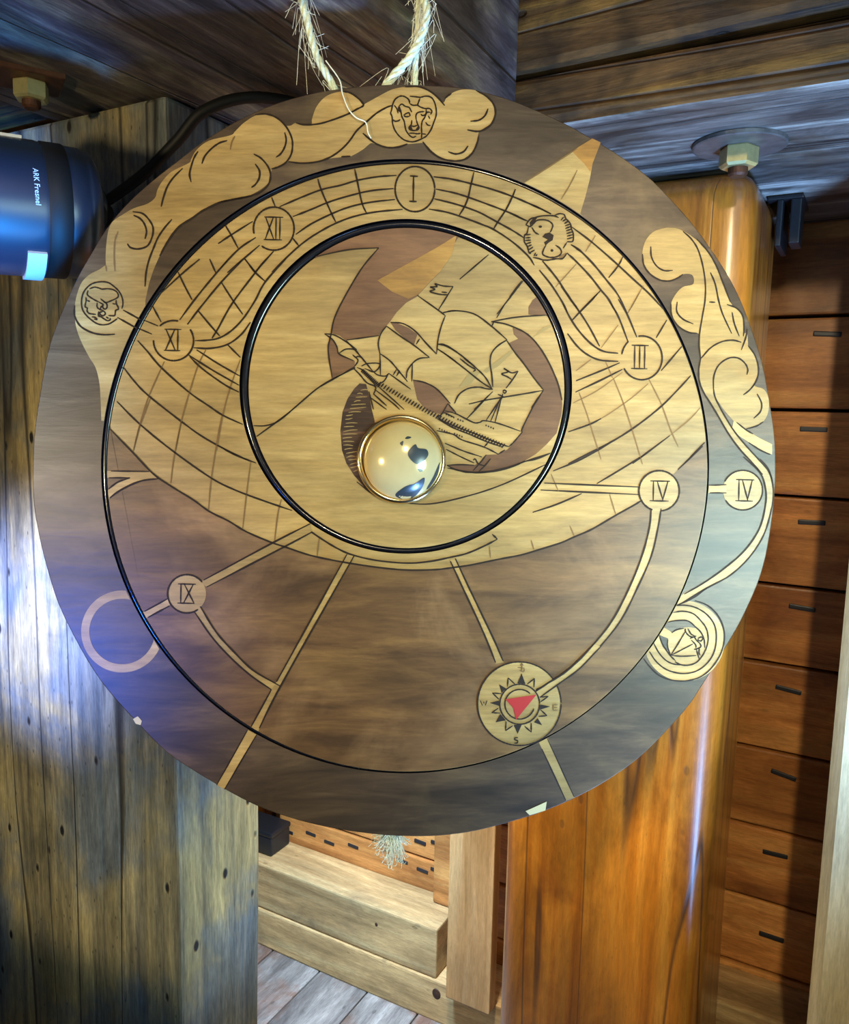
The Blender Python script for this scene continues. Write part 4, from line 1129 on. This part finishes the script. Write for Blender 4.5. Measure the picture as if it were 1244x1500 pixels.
SH += [S(470, 400, 200, p) for p in (
    [(35, 555), (120, 565), (220, 620), (330, 700)], [(35, 555), (110, 610), (150, 680), (170, 740), (300, 800)], [(170, 730), (230, 695), (310, 700), (350, 745)], [(290, 745), (320, 770), (340, 760), (380, 775)],
    [(230, 615), (350, 745), (420, 830), (470, 890)], [(235, 612), (530, 572)], [(635, 450), (750, 462), (860, 530), (960, 640), (1055, 740)], [(600, 485), (730, 580), (850, 660), (990, 770)],
    [(600, 485), (550, 550), (525, 640), (540, 740)], [(540, 735), (630, 800), (700, 880), (790, 990)], [(990, 770), (900, 780), (840, 820), (790, 890), (780, 960)], [(835, 830), (830, 990)], [(540, 740), (545, 930)],
    [(370, 850), (430, 825), (540, 830), (490, 900), (400, 870)], [(470, 890), (520, 930), (590, 940), (620, 915)], [(620, 915), (820, 1060)], [(620, 915), (580, 980), (540, 1010)],
    [(310, 850), (340, 800), (320, 770)], [(330, 860), (400, 900), (500, 1030)], [(300, 870), (360, 930), (420, 1000), (500, 1040), (480, 1110)], [(310, 855), (0, 1035)],
    [(840, 975), (950, 1000), (1060, 1060), (1180, 1190)], [(690, 940), (720, 890)], [(660, 930), (690, 880)], [(900, 600), (870, 650)],
    [(880, 205), (1070, 340), (1135, 390)], [(1070, 340), (1205, 125)], [(1205, 125), (1120, 120), (1040, 100), (1060, 125), (1000, 130), (1040, 150), (995, 170), (1080, 195), (1160, 200)], [(1100, 175), (1150, 180)],
    [(1135, 390), (1100, 480), (1070, 600), (1055, 740)], [(1060, 650), (1130, 655), (1244, 720)], [(1060, 690), (1150, 750), (1244, 820)], [(1110, 365), (1180, 348), (1244, 345)],
    [(520, 1030), (760, 1244)], [(480, 1100), (600, 1210)], [(460, 1140), (600, 1244)], [(440, 1080), (480, 1244)], [(490, 1060), (650, 1180), (720, 1244)])]
SH += [S(640, 400, 200, p) for p in (
    [(60, 360), (180, 345), (340, 375), (490, 480), (640, 610)], [(495, 445), (680, 410), (860, 392), (1030, 385)], [(495, 445), (620, 465), (760, 520), (850, 580), (930, 670), (1000, 780), (1060, 900), (1110, 1030), (1140, 1160)],
    [(545, 410), (620, 280)], [(660, 220), (790, 50)], [(500, 490), (520, 440)], [(640, 610), (560, 660), (500, 730), (485, 820), (500, 920), (510, 1040)],
    [(5, 650), (90, 670), (220, 750), (350, 860), (440, 950), (500, 1050)], [(5, 690), (120, 770), (250, 870), (400, 990), (510, 1060)], [(210, 780), (260, 820), (300, 850), (350, 880), (330, 900)], [(240, 770), (310, 830)],
    [(640, 620), (700, 710), (780, 810), (880, 950), (970, 1065)], [(160, 1190), (200, 1110), (280, 1055), (380, 1040), (450, 1055), (510, 1060)], [(290, 1195), (440, 1160), (620, 1130), (800, 1100), (970, 1070)],
    [(510, 1080), (340, 1244)], [(970, 1070), (880, 1200), (860, 1244)], [(740, 895), (690, 970), (630, 1050)], [(740, 895), (680, 910), (610, 870), (650, 900), (590, 920), (640, 945), (680, 970)],
    [(600, 1080), (615, 1068), (632, 1078), (620, 1095), (600, 1085)], [(555, 1105), (620, 1135)], [(600, 1100), (590, 1150)])]
SH += [S(640, 540, 200, p) for p in (
    [(0, 565), (150, 600), (230, 650), (430, 715), (560, 780)], [(75, 385), (180, 415), (330, 490), (390, 490), (430, 475), (560, 500), (760, 570)], [(780, 575), (700, 670), (655, 712)],
    [(945, 240), (870, 360), (780, 540), (775, 580)], [(470, 250), (270, 460)], [(0, 435), (60, 480), (200, 540), (340, 590), (460, 640), (590, 690), (655, 712)], [(0, 455), (150, 540), (300, 600), (450, 665), (590, 712)],
    [(75, 680), (240, 750), (410, 805)], [(85, 735), (210, 800), (340, 860)], [(430, 715), (465, 675)], [(560, 780), (620, 740)], [(330, 835), (350, 825), (380, 870), (440, 885)], [(450, 785), (400, 850), (330, 930)], [(490, 820), (440, 880), (380, 940)],
    [(100, 320), (40, 420), (0, 440)], [(100, 320), (175, 405)], [(65, 400), (150, 440)], [(590, 260), (450, 470)], [(590, 260), (530, 490)], [(580, 270), (490, 480)], [(90, 880), (220, 875), (340, 880)], [(820, 843), (920, 820), (1090, 748)],
    [(90, 880), (170, 920), (280, 945), (420, 947), (560, 930), (700, 890), (800, 840)])]
lines('ship_lines', SH, inn, ZI + 0.0002, 2.1, clip=clip_in, label='burnt drawing of a sailing ship')
# rope-like railing and gun ports
HT = []
for i in range(46):
    t = i / 45
    x, y = 556 + (737 - 556) * t, 562 + (652 - 562) * t
    y += 6 * math.sin(t * 3.0)
    HT.append([(x - 2.2, y + 3.2), (x + 2.6, y - 2.6)])
for bx0, by0, n in ((654, 606, 4), (671, 613, 3), (712, 622, 4), (644, 627, 5), (666, 634, 4)):
    for i in range(n):
        HT.append([(bx0 + i * 3.6, by0 + i * 1.5), (bx0 + i * 3.6, by0 + i * 1.5 + 2.5)])
for i in range(14):
    t = i / 13
    x, y = 531 + 24 * t, 543 + 22 * t
    HT.append([(x - 2, y + 2.5), (x + 2.5, y - 2)])
lines('railing_marks', HT, inn, ZI + 0.0002, 2.3)

# ---- gilded dome in its bezel -------------------------------------------------
def dome_local(o, cx, cy, z):
    o.location = loc2(cx, cy, z)
RD = 56.5 * U
bm = lathe_bm([(62 * U, 0.0), (65 * U, 0.0006), (65.5 * U, 0.003), (63.5 * U, 0.0052), (60 * U, 0.0058), (57.5 * U, 0.0045), (57 * U, 0.001)], 72)
bz = from_bm('bezel', bm, M['brass'], dial, True)
dome_local(bz, 588, 673, ZI)
prof = [(RD * 1.02 * math.cos(t), 0.001 + RD * 0.62 * math.sin(t)) for t in [math.pi / 2 * i / 18 for i in range(18)]] + [(0, 0.001 + RD * 0.62)]
dm = from_bm('mirror_dome', lathe_bm(prof, 72), M['dome'], dial, True)
dome_local(dm, 590, 675, ZI)
dm['label'] = 'shiny gilded glass dome'
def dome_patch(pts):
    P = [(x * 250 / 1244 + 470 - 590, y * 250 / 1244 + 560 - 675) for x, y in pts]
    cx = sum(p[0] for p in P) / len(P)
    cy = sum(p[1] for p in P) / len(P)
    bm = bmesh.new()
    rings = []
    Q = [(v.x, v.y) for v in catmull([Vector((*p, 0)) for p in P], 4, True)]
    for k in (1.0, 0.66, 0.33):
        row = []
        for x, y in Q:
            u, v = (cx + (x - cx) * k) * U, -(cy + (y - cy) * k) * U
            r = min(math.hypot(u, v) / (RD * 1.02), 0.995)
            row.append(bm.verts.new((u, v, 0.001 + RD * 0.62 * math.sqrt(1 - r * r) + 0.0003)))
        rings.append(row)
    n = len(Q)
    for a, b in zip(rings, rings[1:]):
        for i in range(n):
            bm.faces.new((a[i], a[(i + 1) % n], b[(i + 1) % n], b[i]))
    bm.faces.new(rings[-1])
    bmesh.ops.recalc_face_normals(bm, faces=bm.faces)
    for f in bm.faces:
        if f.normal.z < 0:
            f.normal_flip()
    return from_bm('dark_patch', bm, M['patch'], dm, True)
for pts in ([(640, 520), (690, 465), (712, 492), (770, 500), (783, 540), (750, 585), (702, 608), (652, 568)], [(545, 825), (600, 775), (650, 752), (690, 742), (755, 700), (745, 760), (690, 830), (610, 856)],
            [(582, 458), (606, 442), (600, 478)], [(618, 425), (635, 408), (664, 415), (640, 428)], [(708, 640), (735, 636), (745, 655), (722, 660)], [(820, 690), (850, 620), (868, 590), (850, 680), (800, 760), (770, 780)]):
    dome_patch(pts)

# ------------------------------------------------------------------ ropes the dial hangs on
dm3 = TILT.to_matrix()
def on_dial(x, y, z=0.0):
    return DISC + dm3 @ loc2(x, y, z)
def rope(name, pts, r, label, group=None, twist=38):
    P = catmull(pts, 14)
    rt = empty(name, P[0])
    tag(rt, label, 'rope')
    for s in range(3):
        bm = bmesh.new()
        path = []
        acc = 0.0
        for i, p in enumerate(P):
            t = (P[min(i + 1, len(P) - 1)] - P[max(i - 1, 0)]).normalized()
            u = t.cross(Vector((0, 1, 0.1))).normalized()
            v = t.cross(u)
            if i:
                acc += (p - P[i - 1]).length
            th = acc * 2 * math.pi * twist + s * 2 * math.pi / 3
            path.append(p - P[0] + (u * math.cos(th) + v * math.sin(th)) * r * 0.52)
        tube_bm(bm, path, r * 0.60, 8)
        from_bm('strand', bm, M['rope'], rt, True)
    bm = bmesh.new()
    for k in range(64):
        i = random.randrange(2, len(P) - 2)
        p = P[i] - P[0]
        t = (P[i + 1] - P[i]).normalized()
        side = Vector((random.uniform(-1, 1), random.uniform(-0.6, 0.4), random.uniform(-0.5, 0.5))).normalized()
        l = random.uniform(0.006, 0.040)
        c = [p + side * r * 0.8, p + side * (r + l * 0.12) - t * l * random.uniform(-0.5, 0.7), p + side * (r + l * 0.22) + t * l * random.uniform(-0.4, 0.9) + Vector((random.uniform(-1, 1) * 0.008, 0, -l * random.uniform(-0.3, 0.7)))]
        tube_bm(bm, catmull(c, 5), 0.00016, 3, False)
    fb = from_bm('loose_fibres', bm, M['fibre'], rt)
    fb['kind'] = 'stuff'
    return rt
zr = -0.004
rl = rope('hanging_rope', [on_dial(441, -14, zr), on_dial(443, 4, zr), on_dial(449, 25, zr), on_dial(456, 55, zr), on_dial(465, 82, zr), on_dial(479, 107, zr), on_dial(495, 132, -0.012), on_dial(503, 142, -0.016)], 0.0028,
          'frayed sisal rope on the left, single strand down to the dial')
rr = rope('hanging_rope', [on_dial(614, -70, zr), on_dial(614, -20, zr), on_dial(613, 10, zr), on_dial(612, 41, zr), on_dial(609, 82, zr), on_dial(608, 122, -0.012), on_dial(607, 136, -0.016)], 0.0022,
          'thin straight sisal cord behind the looped one on the right')
r3 = rope('hanging_rope', [on_dial(610, -70, 0.002), on_dial(614, -30, 0.002), on_dial(622, 4, 0.002), on_dial(625, 25, 0.003), on_dial(616, 60, 0.002), on_dial(598, 87, 0), on_dial(576, 107, -0.004), on_dial(556, 124, -0.012), on_dial(548, 132, -0.016)], 0.0030,
          'frayed sisal rope on the right, sweeping down left to the dial')
# one long pale fibre falling over the clouds
bm = bmesh.new()
fpts = [on_dial(*p, 0.003) - on_dial(494, 105, 0.003) for p in S(320, 120, 280, [(790, 0), (810, 90), (850, 190), (900, 245), (960, 275), (975, 340), (995, 378)])]
fpts = [on_dial(478, 92, 0.003) - on_dial(494, 105, 0.003)] + fpts
tube_bm(bm, catmull(fpts, 6), 0.0005, 5)
sf = from_bm('rope_fibre', bm, M['fibre'], None)
sf.location = on_dial(494, 105, 0.003)
sf.parent = rl
sf.location = on_dial(494, 105, 0.003) - rl.location
# frayed knot below the dial
tu = empty('rope_tassel', on_dial(574, 1226, -0.014))
tag(tu, 'frayed tuft of sisal rope end under the bottom edge of the dial', 'rope')
bm = bmesh.new()
tube_bm(bm, catmull([on_dial(574, 1190, -0.016) - tu.location, on_dial(574, 1215, -0.016) - tu.location, on_dial(574, 1232, -0.014) - tu.location], 5), [0.004 + 0.0022 * math.sin(i * 0.6) for i in range(11)], 10)
from_bm('knot', bm, M['rope'], tu, True)
bm = bmesh.new()
for k in range(210):
    ang = random.gauss(0.10, 0.50)
    l = random.uniform(12, 48) * (1.15 - 0.5 * abs(ang))
    x0, y0 = 574 + random.uniform(-9, 9), 1226 + random.uniform(-3, 4)
    ex, ey = x0 - math.sin(ang) * l * 1.15, y0 + math.cos(ang) * l
    d = random.uniform(-0.012, 0.006)
    mx, my = (x0 + ex) / 2 + random.uniform(-5, 5), (y0 + ey) / 2 + random.uniform(-4, 4)
    tube_bm(bm, catmull([on_dial(x0, y0, -0.014) - tu.location, on_dial(mx, my, -0.014 + d * 0.5) - tu.location, on_dial(ex, ey, -0.014 + d) - tu.location, on_dial(ex + random.uniform(-6, 6), ey + random.uniform(-3, 5), -0.014 + d) - tu.location], 3), 0.00026, 3, False)
fb = from_bm('loose_fibres', bm, M['fibre'], tu)
fb['kind'] = 'stuff'
print('objects', len(bpy.data.objects), 'tris', sum(len(p.vertices) - 2 for o in bpy.data.objects if o.type == 'MESH' for p in o.data.polygons))
